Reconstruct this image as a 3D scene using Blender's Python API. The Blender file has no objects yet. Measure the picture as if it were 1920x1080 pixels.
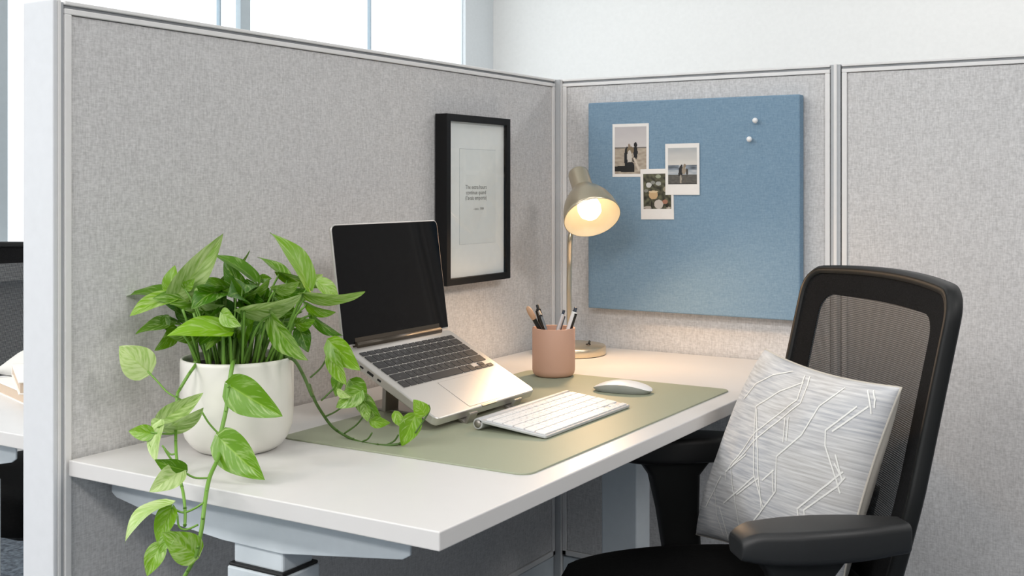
import bpy, bmesh, math, random
from mathutils import Vector, Matrix, noise
random.seed(7)
PI = math.pi
SC = bpy.context.scene
COL = SC.collection

# ------------------------------------------------------------------ camera
F = 2150.0                       # focal length in pixels of a 1920 px wide frame
TH = math.radians(31.6)
FW = Vector((-math.sin(TH), math.cos(TH), 0)); RT = Vector((math.cos(TH), math.sin(TH), 0)); UP = Vector((0, 0, 1))
CAM = Vector((1.37288, -2.44284, 1.12419))
cd = bpy.data.cameras.new('camera'); co = bpy.data.objects.new('camera', cd); COL.objects.link(co)
cd.sensor_width = 36; cd.sensor_fit = 'HORIZONTAL'; cd.lens = 36 * F / 1920
cd.shift_x = 0; cd.shift_y = -192 / 1920; cd.clip_start = 0.05
co.location = CAM; co.rotation_euler = (PI / 2, 0, TH)
SC.camera = co
# ------------------------------------------------------------------ world, lights, exposure
SC.view_settings.view_transform = 'Standard'; SC.view_settings.look = 'None'
SC.view_settings.gamma = 1; SC.view_settings.use_curve_mapping = False
SC.view_settings.exposure = 0.5
w = bpy.data.worlds.new('sky'); SC.world = w; w.use_nodes = True
w.node_tree.nodes['Background'].inputs[0].default_value = (0.93, 0.97, 1.0, 1)
w.node_tree.nodes['Background'].inputs[1].default_value = 1.35
def area(name, loc, sx, sy, power, col=(1, .97, .945), rot=(0, 0, 0)):
    l = bpy.data.lights.new(name, 'AREA'); l.shape = 'RECTANGLE'; l.size = sx; l.size_y = sy
    l.energy = power; l.color = col
    o = bpy.data.objects.new(name, l); o.location = loc; o.rotation_euler = rot; COL.objects.link(o); return o
for x, y, pw in ((0.9, -1.2, 5), (0.9, -3.6, 26), (3.2, -1.2, 28), (3.2, -3.6, 32), (-1.2, -1.2, 6), (-1.2, -3.6, 34), (0.9, -5.4, 52), (-1.2, -5.4, 46), (-1.2, 2.0, 8), (0.6, 2.0, 12), (2.4, 2.0, 13), (4.2, 2.0, 12)):
    area('unseen_ceiling_fill', (x, y, 2.78), 1.2, 0.6, pw)  # added, unseen area lamps; powers balance back wall, partitions and desk
SC.cycles.max_bounces = 8; SC.cycles.sample_clamp_indirect = 4

# ------------------------------------------------------------------ placing helpers
def ray(px, py): return FW + RT * ((px - 960) / F) - UP * ((py - 348) / F)
def atd(px, py, d): return CAM + ray(px, py) * d
def onz(px, py, z): r = ray(px, py); return CAM + r * ((z - CAM.z) / r.z)
def onx(px, py, x): r = ray(px, py); return CAM + r * ((x - CAM.x) / r.x)
def ony(px, py, y): r = ray(px, py); return CAM + r * ((y - CAM.y) / r.y)

# ------------------------------------------------------------------ materials
def lin(c):
    if isinstance(c, str):
        c = c.lstrip('#'); c = [int(c[i:i + 2], 16) / 255 for i in (0, 2, 4)]
    return tuple((x / 12.92 if x <= .04045 else ((x + .055) / 1.055) ** 2.4) for x in c) + (1,)
def mat(name, col, rough=.5, metal=0, **k):
    m = bpy.data.materials.new(name); m.use_nodes = True
    b = m.node_tree.nodes['Principled BSDF']; nt = m.node_tree
    b.inputs['Base Color'].default_value = lin(col); b.inputs['Roughness'].default_value = rough; b.inputs['Metallic'].default_value = metal
    for kk, v in k.items():
        if kk in ('var', 'bump'): continue
        b.inputs[kk].default_value = v
    # every surface carries a faint procedural variation
    tc = nt.nodes.new('ShaderNodeTexCoord'); n = nt.nodes.new('ShaderNodeTexNoise'); n.inputs['Scale'].default_value = k.get('var', (60, .04))[0]
    n.inputs['Detail'].default_value = 3
    nt.links.new(tc.outputs['Object'], n.inputs['Vector'])
    hs = nt.nodes.new('ShaderNodeMixRGB'); hs.blend_type = 'MULTIPLY'; hs.inputs[0].default_value = 1
    mr = nt.nodes.new('ShaderNodeMapRange'); a = k.get('var', (60, .04))[1]
    mr.inputs['To Min'].default_value = 1 - a; mr.inputs['To Max'].default_value = 1 + a
    nt.links.new(n.outputs[0], mr.inputs[0]); nt.links.new(mr.outputs[0], hs.inputs[2]); hs.inputs[1].default_value = lin(col)
    nt.links.new(hs.outputs[0], b.inputs['Base Color'])
    if 'bump' in k:
        bp = nt.nodes.new('ShaderNodeBump'); bp.inputs['Strength'].default_value = k['bump']; bp.inputs['Distance'].default_value = .001
        nt.links.new(n.outputs[0], bp.inputs['Height']); nt.links.new(bp.outputs[0], b.inputs['Normal'])
    return m
def fabric(name, ca, cb, s=1.0, rough=.95, bump=.35):
    """woven cloth: two crossed thread noises"""
    m = bpy.data.materials.new(name); m.use_nodes = True; nt = m.node_tree; N = nt.nodes.new; L = nt.links.new
    b = nt.nodes['Principled BSDF']; b.inputs['Roughness'].default_value = rough
    if 'Specular IOR Level' in b.inputs: b.inputs['Specular IOR Level'].default_value = .15
    tc = N('ShaderNodeTexCoord'); outs = []
    for sc in ((700 * s, 700 * s, 70 * s), (90 * s, 90 * s, 800 * s)):
        mp = N('ShaderNodeMapping'); mp.inputs['Scale'].default_value = sc; L(tc.outputs['Object'], mp.inputs[0])
        n = N('ShaderNodeTexNoise'); n.inputs['Scale'].default_value = 1; n.inputs['Detail'].default_value = 2; L(mp.outputs[0], n.inputs['Vector']); outs.append(n.outputs[0])
    n3 = N('ShaderNodeTexNoise'); n3.inputs['Scale'].default_value = 260 * s; L(tc.outputs['Object'], n3.inputs['Vector'])
    a = N('ShaderNodeMath'); a.operation = 'ADD'; L(outs[0], a.inputs[0]); L(outs[1], a.inputs[1])
    a2 = N('ShaderNodeMath'); a2.operation = 'ADD'; L(a.outputs[0], a2.inputs[0]); L(n3.outputs[0], a2.inputs[1])
    cr = N('ShaderNodeMapRange'); cr.inputs['From Min'].default_value = 1.1; cr.inputs['From Max'].default_value = 1.9; L(a2.outputs[0], cr.inputs[0])
    mx = N('ShaderNodeMixRGB'); mx.inputs[1].default_value = lin(ca); mx.inputs[2].default_value = lin(cb); L(cr.outputs[0], mx.inputs[0])
    L(mx.outputs[0], b.inputs['Base Color'])
    bp = N('ShaderNodeBump'); bp.inputs['Strength'].default_value = bump; bp.inputs['Distance'].default_value = .0006
    L(a2.outputs[0], bp.inputs['Height']); L(bp.outputs[0], b.inputs['Normal'])
    return m
M = {}
M['fabric'] = fabric('grey_panel_fabric', '#bdbcbc', '#dfdede', .8, bump=.2)
M['blue'] = fabric('blue_board_fabric', '#7390a7', '#88a2b7', .9, bump=.2)
M['alu'] = mat('painted_aluminium', '#e9e8e7', .42, 0)
M['groove'] = mat('dark_groove', '#9a9da0', .6)
M['core'] = mat('post_core_grey', '#b9bcbf', .5)
M['postwhite'] = mat('post_white', '#d9dbde', .4)
M['wall'] = mat('white_wall_paint', '#f3f3f1', .8)
M['wallgrey'] = mat('fill_cutting_wall_grey', '#8e9092', .85)  # grey chosen for the unseen walls to cut low fill light
M['pier'] = mat('pier_paint', '#e2e7ea', .8)
M['ceil'] = mat('ceiling_paint', '#efefec', .9)
M['desk'] = mat('white_laminate', '#d9d7d5', .38, var=(30, .015))
M['deskedge'] = mat('white_edge', '#dadcde', .45)
M['steel'] = mat('white_powder_coat', '#d5dde2', .45)
M['rubber'] = mat('black_rubber', '#141414', .6)
M['matgreen'] = mat('sage_leatherette', '#9ca18a', .5, var=(900, .06), bump=.15)
M['silver'] = mat('silver_aluminium', '#d9d5d0', .34, .75, var=(400, .02))
M['silverdk'] = mat('stand_aluminium', '#a7a29c', .4, .8)
M['blackplastic'] = mat('black_plastic', '#171818', .5)
M['key'] = mat('dark_keycap', '#1c1d20', .42)
M['keywhite'] = mat('white_keycap', '#f2f1f0', .4)
M['keywell'] = mat('keyboard_well', '#c9cacc', .5, .4)
M['legend'] = mat('grey_key_legend', '#9a9a9c', .6)
M['glassblack'] = mat('black_glass', '#040405', .05, **{'Specular IOR Level': .16})
M['hinge'] = mat('hinge_brown_reflection', '#4a4238', .35, .4)  # brown of the hinge reflection put into the colour
M['pink'] = mat('pink_stoneware', '#cba08a', .6, var=(40, .03), bump=.05)
M['pinkin'] = mat('pink_stoneware_inner', '#a87f6e', .7)
M['brass'] = mat('satin_nickel', '#d8cbb2', .3, .9, var=(300, .03))
M['shadein'] = mat('shade_white_enamel', '#cfc3ab', .6)
M['white'] = mat('white_plastic', '#f4f4f4', .3)
M['pot'] = mat('white_ceramic', '#e9e6df', .3, var=(12, .02))
M['soil'] = mat('dark_soil', '#2a1f17', .95, var=(200, .5), bump=1)
M['stem'] = mat('green_stem', '#6f9a3c', .5)
M['stemdk'] = mat('dark_green_stem', '#4c6a2c', .5)
M['frameblack'] = mat('black_frame_wood', '#0f0f10', .5, **{'Specular IOR Level': .25})
M['paper'] = mat('white_paper', '#f7f5f1', .8)
M['paperin'] = mat('print_paper', '#f1f0ec', .8)
M['ink'] = mat('grey_ink', '#6b6863', .8)
M['card'] = mat('photo_card', '#efece8', .5)
M['chairblk'] = mat('chair_black_plastic', '#161717', .55, **{'Specular IOR Level': .35})
M['armblk'] = mat('armrest_soft_black', '#1c1d1e', .5, var=(500, .1))
M['seatblk'] = fabric('chair_seat_fabric', '#060606', '#101010', 1.2)
M['bordblk'] = fabric('chair_border_fabric', '#0e0e0f', '#1e1e1f', 1.5)
M['piping'] = mat('chair_piping', '#1d1e1e', .7, **{'Specular IOR Level': .2})
M['cushback'] = mat('cushion_back_linen', '#c9c3b8', .9, var=(600, .08))
M['threads'] = mat('cushion_white_thread', '#f2f1ec', .85)
M['wood'] = mat('pale_wood', '#c89f7f', .55)
M['chrome'] = mat('chrome', '#d8d8d8', .15, 1)
M['bookpage'] = mat('book_page', '#cdb9a4', .8)
M['bookcover'] = mat('brown_book_cover', '#f0ebe4', .7)
M['cloth'] = mat('off_white_cloth', '#dcdad4', .9)
M['navy'] = mat('dark_blue_pen', '#2b3442', .4)

def glassmat():
    m = bpy.data.materials.new('window_glass'); m.use_nodes = True; nt = m.node_tree
    for n in list(nt.nodes): nt.nodes.remove(n)
    o = nt.nodes.new('ShaderNodeOutputMaterial'); t = nt.nodes.new('ShaderNodeBsdfTransparent'); g = nt.nodes.new('ShaderNodeBsdfGlossy')
    g.inputs['Roughness'].default_value = .02; t.inputs[0].default_value = (.97, .985, .99, 1)
    mx = nt.nodes.new('ShaderNodeMixShader'); fr = nt.nodes.new('ShaderNodeFresnel'); fr.inputs[0].default_value = 1.35
    ge = nt.nodes.new('ShaderNodeNewGeometry'); iv = nt.nodes.new('ShaderNodeMath'); iv.operation = 'SUBTRACT'; iv.inputs[0].default_value = 1; nt.links.new(ge.outputs['Backfacing'], iv.inputs[1])
    mu = nt.nodes.new('ShaderNodeMath'); mu.operation = 'MULTIPLY'; nt.links.new(fr.outputs[0], mu.inputs[0]); nt.links.new(iv.outputs[0], mu.inputs[1]); nt.links.new(mu.outputs[0], mx.inputs[0]); nt.links.new(t.outputs[0], mx.inputs[1]); nt.links.new(g.outputs[0], mx.inputs[2]); nt.links.new(mx.outputs[0], o.inputs[0])
    return m
M['glass'] = glassmat()
M['thinline'] = mat('thin_blue_grey_joint', '#b4c6d2', .5)
def emis(name, col, s):
    m = bpy.data.materials.new(name); m.use_nodes = True; b = m.node_tree.nodes['Principled BSDF']
    b.inputs['Base Color'].default_value = lin(col); b.inputs['Emission Color'].default_value = lin(col); b.inputs['Emission Strength'].default_value = s; return m
M['bulb'] = emis('warm_bulb', '#ffeccf', 2.4)
def meshmat():
    """woven seat-back net: dotted holes let the background through"""
    m = bpy.data.materials.new('chair_net'); m.use_nodes = True; nt = m.node_tree; N = nt.nodes.new; L = nt.links.new
    b = nt.nodes['Principled BSDF']; out = nt.nodes['Material Output']; b.inputs['Base Color'].default_value = lin('#2e3236'); b.inputs['Roughness'].default_value = .6
    tc = N('ShaderNodeTexCoord'); sp = N('ShaderNodeSeparateXYZ'); L(tc.outputs['Object'], sp.inputs[0])
    def sn(sock, f, ph=0):
        a = N('ShaderNodeMath'); a.operation = 'MULTIPLY_ADD'; L(sock, a.inputs[0]); a.inputs[1].default_value = f; a.inputs[2].default_value = ph
        s = N('ShaderNodeMath'); s.operation = 'SINE'; L(a.outputs[0], s.inputs[0]); return s.outputs[0]
    fq = 2 * PI / .0058
    ad = N('ShaderNodeMath'); ad.operation = 'ADD'; L(sp.outputs['Y'], ad.inputs[0]); L(sp.outputs['Z'], ad.inputs[1])
    sb = N('ShaderNodeMath'); sb.operation = 'SUBTRACT'; L(sp.outputs['Y'], sb.inputs[0]); L(sp.outputs['Z'], sb.inputs[1])
    mu = N('ShaderNodeMath'); mu.operation = 'MULTIPLY'; L(sn(ad.outputs[0], fq), mu.inputs[0]); L(sn(sb.outputs[0], fq), mu.inputs[1])
    mr = N('ShaderNodeMapRange'); mr.inputs['From Min'].default_value = .05; mr.inputs['From Max'].default_value = .45; L(mu.outputs[0], mr.inputs[0])
    mr.inputs['To Max'].default_value = .38
    t = N('ShaderNodeBsdfTransparent'); mx = N('ShaderNodeMixShader')
    L(mr.outputs[0], mx.inputs[0]); L(b.outputs[0], mx.inputs[1]); L(t.outputs[0], mx.inputs[2]); L(mx.outputs[0], out.inputs[0])
    return m
M['net'] = meshmat()
def attrmat(name, rough=.5, attr='Col'):
    m = bpy.data.materials.new(name); m.use_nodes = True; nt = m.node_tree; a = nt.nodes.new('ShaderNodeAttribute'); a.attribute_name = attr
    b = nt.nodes['Principled BSDF']; b.inputs['Roughness'].default_value = rough; nt.links.new(a.outputs['Color'], b.inputs['Base Color']); return m
M['photo'] = attrmat('photo_print', .35)
def leafmat():
    m = bpy.data.materials.new('pothos_leaf'); m.use_nodes = True; nt = m.node_tree; N = nt.nodes.new; L = nt.links.new
    b = nt.nodes['Principled BSDF']; out = nt.nodes['Material Output']
    uv = N('ShaderNodeUVMap'); sp = N('ShaderNodeSeparateXYZ'); L(uv.outputs[0], sp.inputs[0])
    at = N('ShaderNodeAttribute'); at.attribute_name = 'Col'; sc = N('ShaderNodeSeparateColor'); L(at.outputs['Color'], sc.inputs[0])
    # |u| centred
    u = N('ShaderNodeMath'); u.operation = 'SUBTRACT'; L(sp.outputs[0], u.inputs[0]); u.inputs[1].default_value = .5
    au = N('ShaderNodeMath'); au.operation = 'ABSOLUTE'; L(u.outputs[0], au.inputs[0])
    # side-vein coordinate : v - 0.9|u|
    sv = N('ShaderNodeMath'); sv.operation = 'MULTIPLY_ADD'; L(au.outputs[0], sv.inputs[0]); sv.inputs[1].default_value = -.9; L(sp.outputs[1], sv.inputs[2])
    cb = N('ShaderNodeCombineXYZ'); s1 = N('ShaderNodeMath'); s1.operation = 'MULTIPLY'; L(sv.outputs[0], s1.inputs[0]); s1.inputs[1].default_value = 12
    s2 = N('ShaderNodeMath'); s2.operation = 'MULTIPLY'; L(u.outputs[0], s2.inputs[0]); s2.inputs[1].default_value = 4
    s3 = N('ShaderNodeMath'); s3.operation = 'MULTIPLY'; L(sc.outputs[1], s3.inputs[0]); s3.inputs[1].default_value = 50
    L(s1.outputs[0], cb.inputs[0]); L(s2.outputs[0], cb.inputs[1]); L(s3.outputs[0], cb.inputs[2])
    n = N('ShaderNodeTexNoise'); n.inputs['Scale'].default_value = 1; n.inputs['Detail'].default_value = 3; L(cb.outputs[0], n.inputs['Vector'])
    # pale streak amount : noise + pale attribute
    pl = N('ShaderNodeMath'); pl.operation = 'MULTIPLY_ADD'; L(sc.outputs[0], pl.inputs[0]); pl.inputs[1].default_value = .42; L(n.outputs[0], pl.inputs[2])
    mr = N('ShaderNodeMapRange'); mr.inputs['From Min'].default_value = .58; mr.inputs['From Max'].default_value = .98; L(pl.outputs[0], mr.inputs[0])
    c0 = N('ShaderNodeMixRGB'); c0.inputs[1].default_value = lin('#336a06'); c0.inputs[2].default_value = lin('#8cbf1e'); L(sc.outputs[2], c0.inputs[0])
    c1 = N('ShaderNodeMixRGB'); L(mr.outputs[0], c1.inputs[0]); L(c0.outputs[0], c1.inputs[1]); c1.inputs[2].default_value = lin('#c9de98')
    # midrib
    rb = N('ShaderNodeMapRange'); rb.inputs['From Min'].default_value = .0; rb.inputs['From Max'].default_value = .035; rb.inputs['To Min'].default_value = .55; rb.inputs['To Max'].default_value = 0; L(au.outputs[0], rb.inputs[0])
    c2 = N('ShaderNodeMixRGB'); L(rb.outputs[0], c2.inputs[0]); L(c1.outputs[0], c2.inputs[1]); c2.inputs[2].default_value = lin('#a9cf58')
    L(c2.outputs[0], b.inputs['Base Color']); b.inputs['Roughness'].default_value = .32
    tr = N('ShaderNodeBsdfTranslucent'); L(c2.outputs[0], tr.inputs[0]); mx = N('ShaderNodeMixShader'); mx.inputs[0].default_value = .28
    L(b.outputs[0], mx.inputs[1]); L(tr.outputs[0], mx.inputs[2]); L(mx.outputs[0], out.inputs[0])
    bp = N('ShaderNodeBump'); bp.inputs['Strength'].default_value = .25; bp.inputs['Distance'].default_value = .001; L(n.outputs[0], bp.inputs['Height']); L(bp.outputs[0], b.inputs['Normal'])
    return m
M['leaf'] = leafmat()
def cushmat():
    m = bpy.data.materials.new('cushion_front_weave'); m.use_nodes = True; nt = m.node_tree; N = nt.nodes.new; L = nt.links.new
    b = nt.nodes['Principled BSDF']; b.inputs['Roughness'].default_value = .9
    uv = N('ShaderNodeUVMap'); mp = N('ShaderNodeMapping'); mp.inputs['Rotation'].default_value = (0, 0, .12); mp.inputs['Scale'].default_value = (6, 85, 1); L(uv.outputs[0], mp.inputs[0])
    n = N('ShaderNodeTexNoise'); n.inputs['Scale'].default_value = 1; n.inputs['Detail'].default_value = 4; L(mp.outputs[0], n.inputs['Vector'])
    mp2 = N('ShaderNodeMapping'); mp2.inputs['Scale'].default_value = (2.5, 3, 1); L(uv.outputs[0], mp2.inputs[0])
    n2 = N('ShaderNodeTexNoise'); n2.inputs['Scale'].default_value = 1; L(mp2.outputs[0], n2.inputs['Vector'])
    mr = N('ShaderNodeMapRange'); mr.inputs['From Min'].default_value = .35; mr.inputs['From Max'].default_value = .68; L(n.outputs[0], mr.inputs[0])
    m2 = N('ShaderNodeMapRange'); m2.inputs['From Min'].default_value = .4; m2.inputs['From Max'].default_value = .6; L(n2.outputs[0], m2.inputs[0])
    ca = N('ShaderNodeMixRGB'); ca.inputs[1].default_value = lin('#b4b6bb'); ca.inputs[2].default_value = lin('#bcbab8'); L(m2.outputs[0], ca.inputs[0])
    mx = N('ShaderNodeMixRGB'); L(mr.outputs[0], mx.inputs[0]); L(ca.outputs[0], mx.inputs[1]); mx.inputs[2].default_value = lin('#dedddc'); L(mx.outputs[0], b.inputs['Base Color'])
    bp = N('ShaderNodeBump'); bp.inputs['Strength'].default_value = .4; bp.inputs['Distance'].default_value = .0008; L(n.outputs[0], bp.inputs['Height']); L(bp.outputs[0], b.inputs['Normal'])
    return m
M['cush'] = cushmat()
def carpet():
    m = bpy.data.materials.new('blue_grey_carpet'); m.use_nodes = True; nt = m.node_tree; N = nt.nodes.new; L = nt.links.new
    b = nt.nodes['Principled BSDF']; b.inputs['Roughness'].default_value = 1
    tc = N('ShaderNodeTexCoord'); n = N('ShaderNodeTexNoise'); n.inputs['Scale'].default_value = 60; n.inputs['Detail'].default_value = 6; L(tc.outputs['Object'], n.inputs['Vector'])
    mr = N('ShaderNodeMapRange'); mr.inputs['From Min'].default_value = .35; mr.inputs['From Max'].default_value = .65; L(n.outputs[0], mr.inputs[0])
    mx = N('ShaderNodeMixRGB'); mx.inputs[1].default_value = lin('#353d46'); mx.inputs[2].default_value = lin('#69727c'); L(mr.outputs[0], mx.inputs[0]); L(mx.outputs[0], b.inputs['Base Color']); return m
M['carpet'] = carpet()

# ------------------------------------------------------------------ mesh helpers
def nm(): return bmesh.new()
def box(bm, x0, x1, y0, y1, z0, z1, mi=0):
    v = [bm.verts.new((x, y, z)) for x in (x0, x1) for y in (y0, y1) for z in (z0, z1)]
    for q in ((0, 1, 3, 2), (4, 6, 7, 5), (0, 4, 5, 1), (2, 3, 7, 6), (0, 2, 6, 4), (1, 5, 7, 3)):
        f = bm.faces.new([v[i] for i in q]); f.material_index = mi
    return v
def prism(bm, pts, a, b, axis=2, mi=0, smooth=False):
    """pts 2D polygon extruded from a to b along axis (0:x with pts=(y,z); 1:y with pts=(x,z); 2:z with pts=(x,y))"""
    def mk(p, t):
        return {0: (t, p[0], p[1]), 1: (p[0], t, p[1]), 2: (p[0], p[1], t)}[axis]
    lo = [bm.verts.new(mk(p, a)) for p in pts]; hi = [bm.verts.new(mk(p, b)) for p in pts]; n = len(pts)
    fs = [bm.faces.new(lo[::-1]), bm.faces.new(hi)]
    for i in range(n): f = bm.faces.new((lo[i], lo[(i + 1) % n], hi[(i + 1) % n], hi[i])); f.smooth = smooth; fs.append(f)
    for f in fs: f.material_index = mi
def rrect(x0, x1, y0, y1, r, n=6, rs=None):
    out = []; rs = rs or (r, r, r, r)
    for (cx, cy, a0, rr) in ((x1, y1, 0, rs[0]), (x0, y1, 90, rs[1]), (x0, y0, 180, rs[2]), (x1, y0, 270, rs[3])):
        sx = 1 if cx == x1 else -1; sy = 1 if cy == y1 else -1
        for i in range(n + 1):
            a = math.radians(a0 + 90 * i / n); out.append((cx - sx * rr + rr * math.cos(a), cy - sy * rr + rr * math.sin(a)))
    return out
def lathe(bm, prof, seg=48, mi=0, c=(0, 0, 0), mtx=None, smooth=True):
    rings = []
    for r, z in prof:
        ring = []
        for i in range(seg if r > 1e-6 else 1):
            a = 2 * PI * i / seg; p = Vector((r * math.cos(a), r * math.sin(a), z))
            if mtx: p = mtx @ p
            ring.append(bm.verts.new(p + Vector(c)))
        rings.append(ring)
    for A, B in zip(rings, rings[1:]):
        for i in range(seg):
            j = (i + 1) % seg
            if len(A) == 1 and len(B) == 1: continue
            if len(A) == 1: vs = (A[0], B[i], B[j])
            elif len(B) == 1: vs = (A[i], B[0], A[j])
            else: vs = (A[i], B[i], B[j], A[j])
            f = bm.faces.new(vs); f.smooth = smooth; f.material_index = mi
def tube(bm, pts, rad, seg=10, mi=0, caps=True):
    pts = [Vector(p) for p in pts]; n = len(pts); rad = rad if isinstance(rad, (list, tuple)) else [rad] * n
    prev = None; rings = []
    for i, p in enumerate(pts):
        t = (pts[min(i + 1, n - 1)] - pts[max(i - 1, 0)]).normalized()
        if prev is None:
            a = Vector((0, 0, 1)) if abs(t.z) < .9 else Vector((1, 0, 0)); u = t.cross(a).normalized()
        else: u = (prev - t * prev.dot(t)).normalized()
        prev = u; v = t.cross(u)
        rings.append([bm.verts.new(p + (u * math.cos(2 * PI * k / seg) + v * math.sin(2 * PI * k / seg)) * rad[i]) for k in range(seg)])
    for A, B in zip(rings, rings[1:]):
        for k in range(seg):
            f = bm.faces.new((A[k], A[(k + 1) % seg], B[(k + 1) % seg], B[k])); f.smooth = True; f.material_index = mi
    if caps:
        for r in (rings[0][::-1], rings[-1]): f = bm.faces.new(r); f.material_index = mi
def smooth_path(pts, n=8):
    P = [Vector(p) for p in pts]; P = [P[0] * 2 - P[1]] + P + [P[-1] * 2 - P[-2]]; out = []
    for i in range(1, len(P) - 2):
        for k in range(n):
            t = k / n; a, b, c, d = P[i - 1:i + 3]
            out.append(.5 * ((2 * b) + (c - a) * t + (2 * a - 5 * b + 4 * c - d) * t * t + (3 * b - a - 3 * c + d) * t ** 3))
    out.append(P[-2]); return out
def rootmat(o):
    m = Matrix.Identity(4)
    while o is not None:
        m = o.matrix_basis @ m if not o.get('_m') else m
        o = o.parent
    return m
def obj(name, bm, mats, parent=None, bevel=0, seg=2, local=False, smooth=False, subd=0):
    """one bmesh -> one mesh object; geometry given in world space unless local"""
    bmesh.ops.recalc_face_normals(bm, faces=bm.faces) if not local == 'keep' else None
    me = bpy.data.meshes.new(name); bm.to_mesh(me); bm.free()
    for m in (mats if isinstance(mats, (list, tuple)) else [mats]): me.materials.append(m)
    o = bpy.data.objects.new(name, me); COL.objects.link(o)
    if parent is not None:
        if not local: me.transform(rootmat(parent).inverted())
        o.parent = parent
    if smooth:
        for p in me.polygons: p.use_smooth = True
    if bevel:
        b = o.modifiers.new('bevel', 'BEVEL'); b.width = bevel; b.segments = seg; b.limit_method = 'ANGLE'; b.angle_limit = math.radians(40); b.harden_normals = False
    if subd:
        s = o.modifiers.new('sub', 'SUBSURF'); s.levels = subd; s.render_levels = subd
    return o
def tag(o, label=None, cat=None, group=None, kind=None):
    if label: o['label'] = label
    if cat: o['category'] = cat
    if group: o['group'] = group
    if kind: o['kind'] = kind
    return o
def thing(name, label, cat, loc=(0, 0, 0), rz=0, group=None, mtx=None):
    o = bpy.data.objects.new(name, None); COL.objects.link(o); o.empty_display_size = .05
    if mtx is not None: o.matrix_basis = mtx
    else: o.matrix_basis = Matrix.Translation(loc) @ Matrix.Rotation(rz, 4, 'Z')
    return tag(o, label, cat, group)
def struct(name, bm, m, parent=None, **k):
    o = obj(name, bm, m, parent, **k)
    if parent is None: o['kind'] = 'structure'
    return o
def copy_tree(o, parent=None):
    c = o.copy(); COL.objects.link(c); c.parent = parent
    for ch in list(o.children): copy_tree(ch, c)
    return c
def textmesh(s, size, align='CENTER'):
    c = bpy.data.curves.new('t', 'FONT'); c.body = s; c.size = size; c.align_x = align; c.resolution_u = 2
    o = bpy.data.objects.new('t', c); COL.objects.link(o); bpy.context.view_layer.update()
    me = bpy.data.meshes.new_from_object(o); bpy.data.objects.remove(o); bpy.data.curves.remove(c)
    out = ([v.co.copy() for v in me.vertices], [tuple(p.vertices) for p in me.polygons]); bpy.data.meshes.remove(me); return out
def addtext(bm, s, size, mtx, mi=0):
    vs, fs = textmesh(s, size); nv = [bm.verts.new(mtx @ v) for v in vs]
    for f in fs:
        try: g = bm.faces.new([nv[i] for i in f]); g.material_index = mi
        except ValueError: pass

# ================================================================== SETTING
b = nm(); box(b, -2.6, 5.0, -6.5, 3.6, -.05, 0); struct('floor', b, M['carpet'])
b = nm(); box(b, -2.6, 5.0, -6.5, 3.6, 2.8, 2.9); struct('ceiling', b, M['ceil'])
b = nm(); box(b, -2.35, 5.0, 3.158, 3.4, 0, 2.8); struct('wall_back', b, M['wall'])
b = nm(); box(b, 5.0, 5.1, -6.5, 3.4, 0, 2.8); struct('wall_right', b, M['wallgrey'])
b = nm(); box(b, -2.6, 5.1, -6.6, -6.5, 0, 2.8); struct('wall_front', b, M['wallgrey'])  # unseen wall, closes the room to keep front light from under the desk
# window wall on the left side of the room
b = nm()
box(b, -2.4, -2.2, -6.5, 3.158, 0, .80); box(b, -2.4, -2.2, -6.5, 3.158, 2.62, 2.8)
struct('wall_left', b, M['wall'])
b = nm(); box(b, -2.232, -2.2, 2.87, 3.158, .80, 2.62); struct('trim_1', b, M['pier'])
b = nm(); box(b, -2.42, -2.12, -6.5, 2.87, .80, .865); struct('trim_2', b, M['wall'])
def win(n, y0, y1, mull):
    e = bpy.data.objects.new('window_%d' % n, None); COL.objects.link(e); e['kind'] = 'structure'
    g = nm(); box(g, -2.222, -2.216, y0, y1, .865, 2.62); obj('window_pane', g, M['glass'], e)
    for a, c in mull:
        g = nm(); box(g, -2.228, -2.205 if c - a < .015 else -2.195, a, c, .865, 2.62); obj('window_mullion', g, M['thinline'] if c - a < .015 else M['mullion'], e, bevel=.003)
M['mullion'] = mat('mullion_grey', '#c3ced4', .5, .2)
win(1, 1.0, 2.87, [(1.026, 1.034), (1.137, 1.196), (2.034, 2.042)])
win(2, -1.2, 1.0, [(-.06, .026), (-1.2, -1.14)])
win(3, -6.5, -1.2, [(-3.0, -2.94), (-4.8, -4.74)])

# ================================================================== PARTITIONS
ZT = 1.383; ZB = .225
def panel(name, label, axis, a, c, z1=ZT, left_ext=0.0):
    """fabric screen panel in plane axis=0 (x=0, runs along y) or axis=1 (y=0, runs along x)"""
    e = thing(name, label, 'partition', (0, (a + c) / 2, 0) if axis == 0 else ((a + c) / 2, 0, 0))
    T = .067
    def bx(bm, s0, s1, t0, t1, z0, z1):   # s along the run, t = out towards the desk (positive)
        if axis == 0: box(bm, t0, t1, s0, s1, z0, z1)
        else: box(bm, s0, s1, -t1, -t0, z0, z1)
    fb = nm(); bx(fb, a + .011, c - .011, -T + .004, -.003, ZB + .012, z1 - .019); obj('fabric_panel', fb, M['fabric'], e, bevel=.003)
    fr = nm()
    bx(fr, a, c, -T, .0, z1 - .0185, z1 - .0105)                       # lower rail lip
    bx(fr, a, c, -T, .0, z1 - .0055, z1)                                 # top cap
    bx(fr, a, c, -T + .006, -.006, z1 - .0105, z1 - .0055)               # groove body
    bx(fr, a, a + .011, -T, .0, ZB, z1 - .0185); bx(fr, c - .011, c, -T, .0, ZB, z1 - .0185)
    bx(fr, a, c, -T, .0, ZB, ZB + .012)
    obj('frame', fr, M['alu'], e, bevel=.0012)
    g = nm(); bx(g, a + .002, c - .002, -.0062, -.005, z1 - .0103, z1 - .0057); obj('groove', g, M['groove'], e)
    r = nm(); bx(r, a, c, -T + .008, -.004, 0.0, ZB - .004); obj('raceway_cover', r, M['steel'], e, bevel=.002)
    return e
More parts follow.
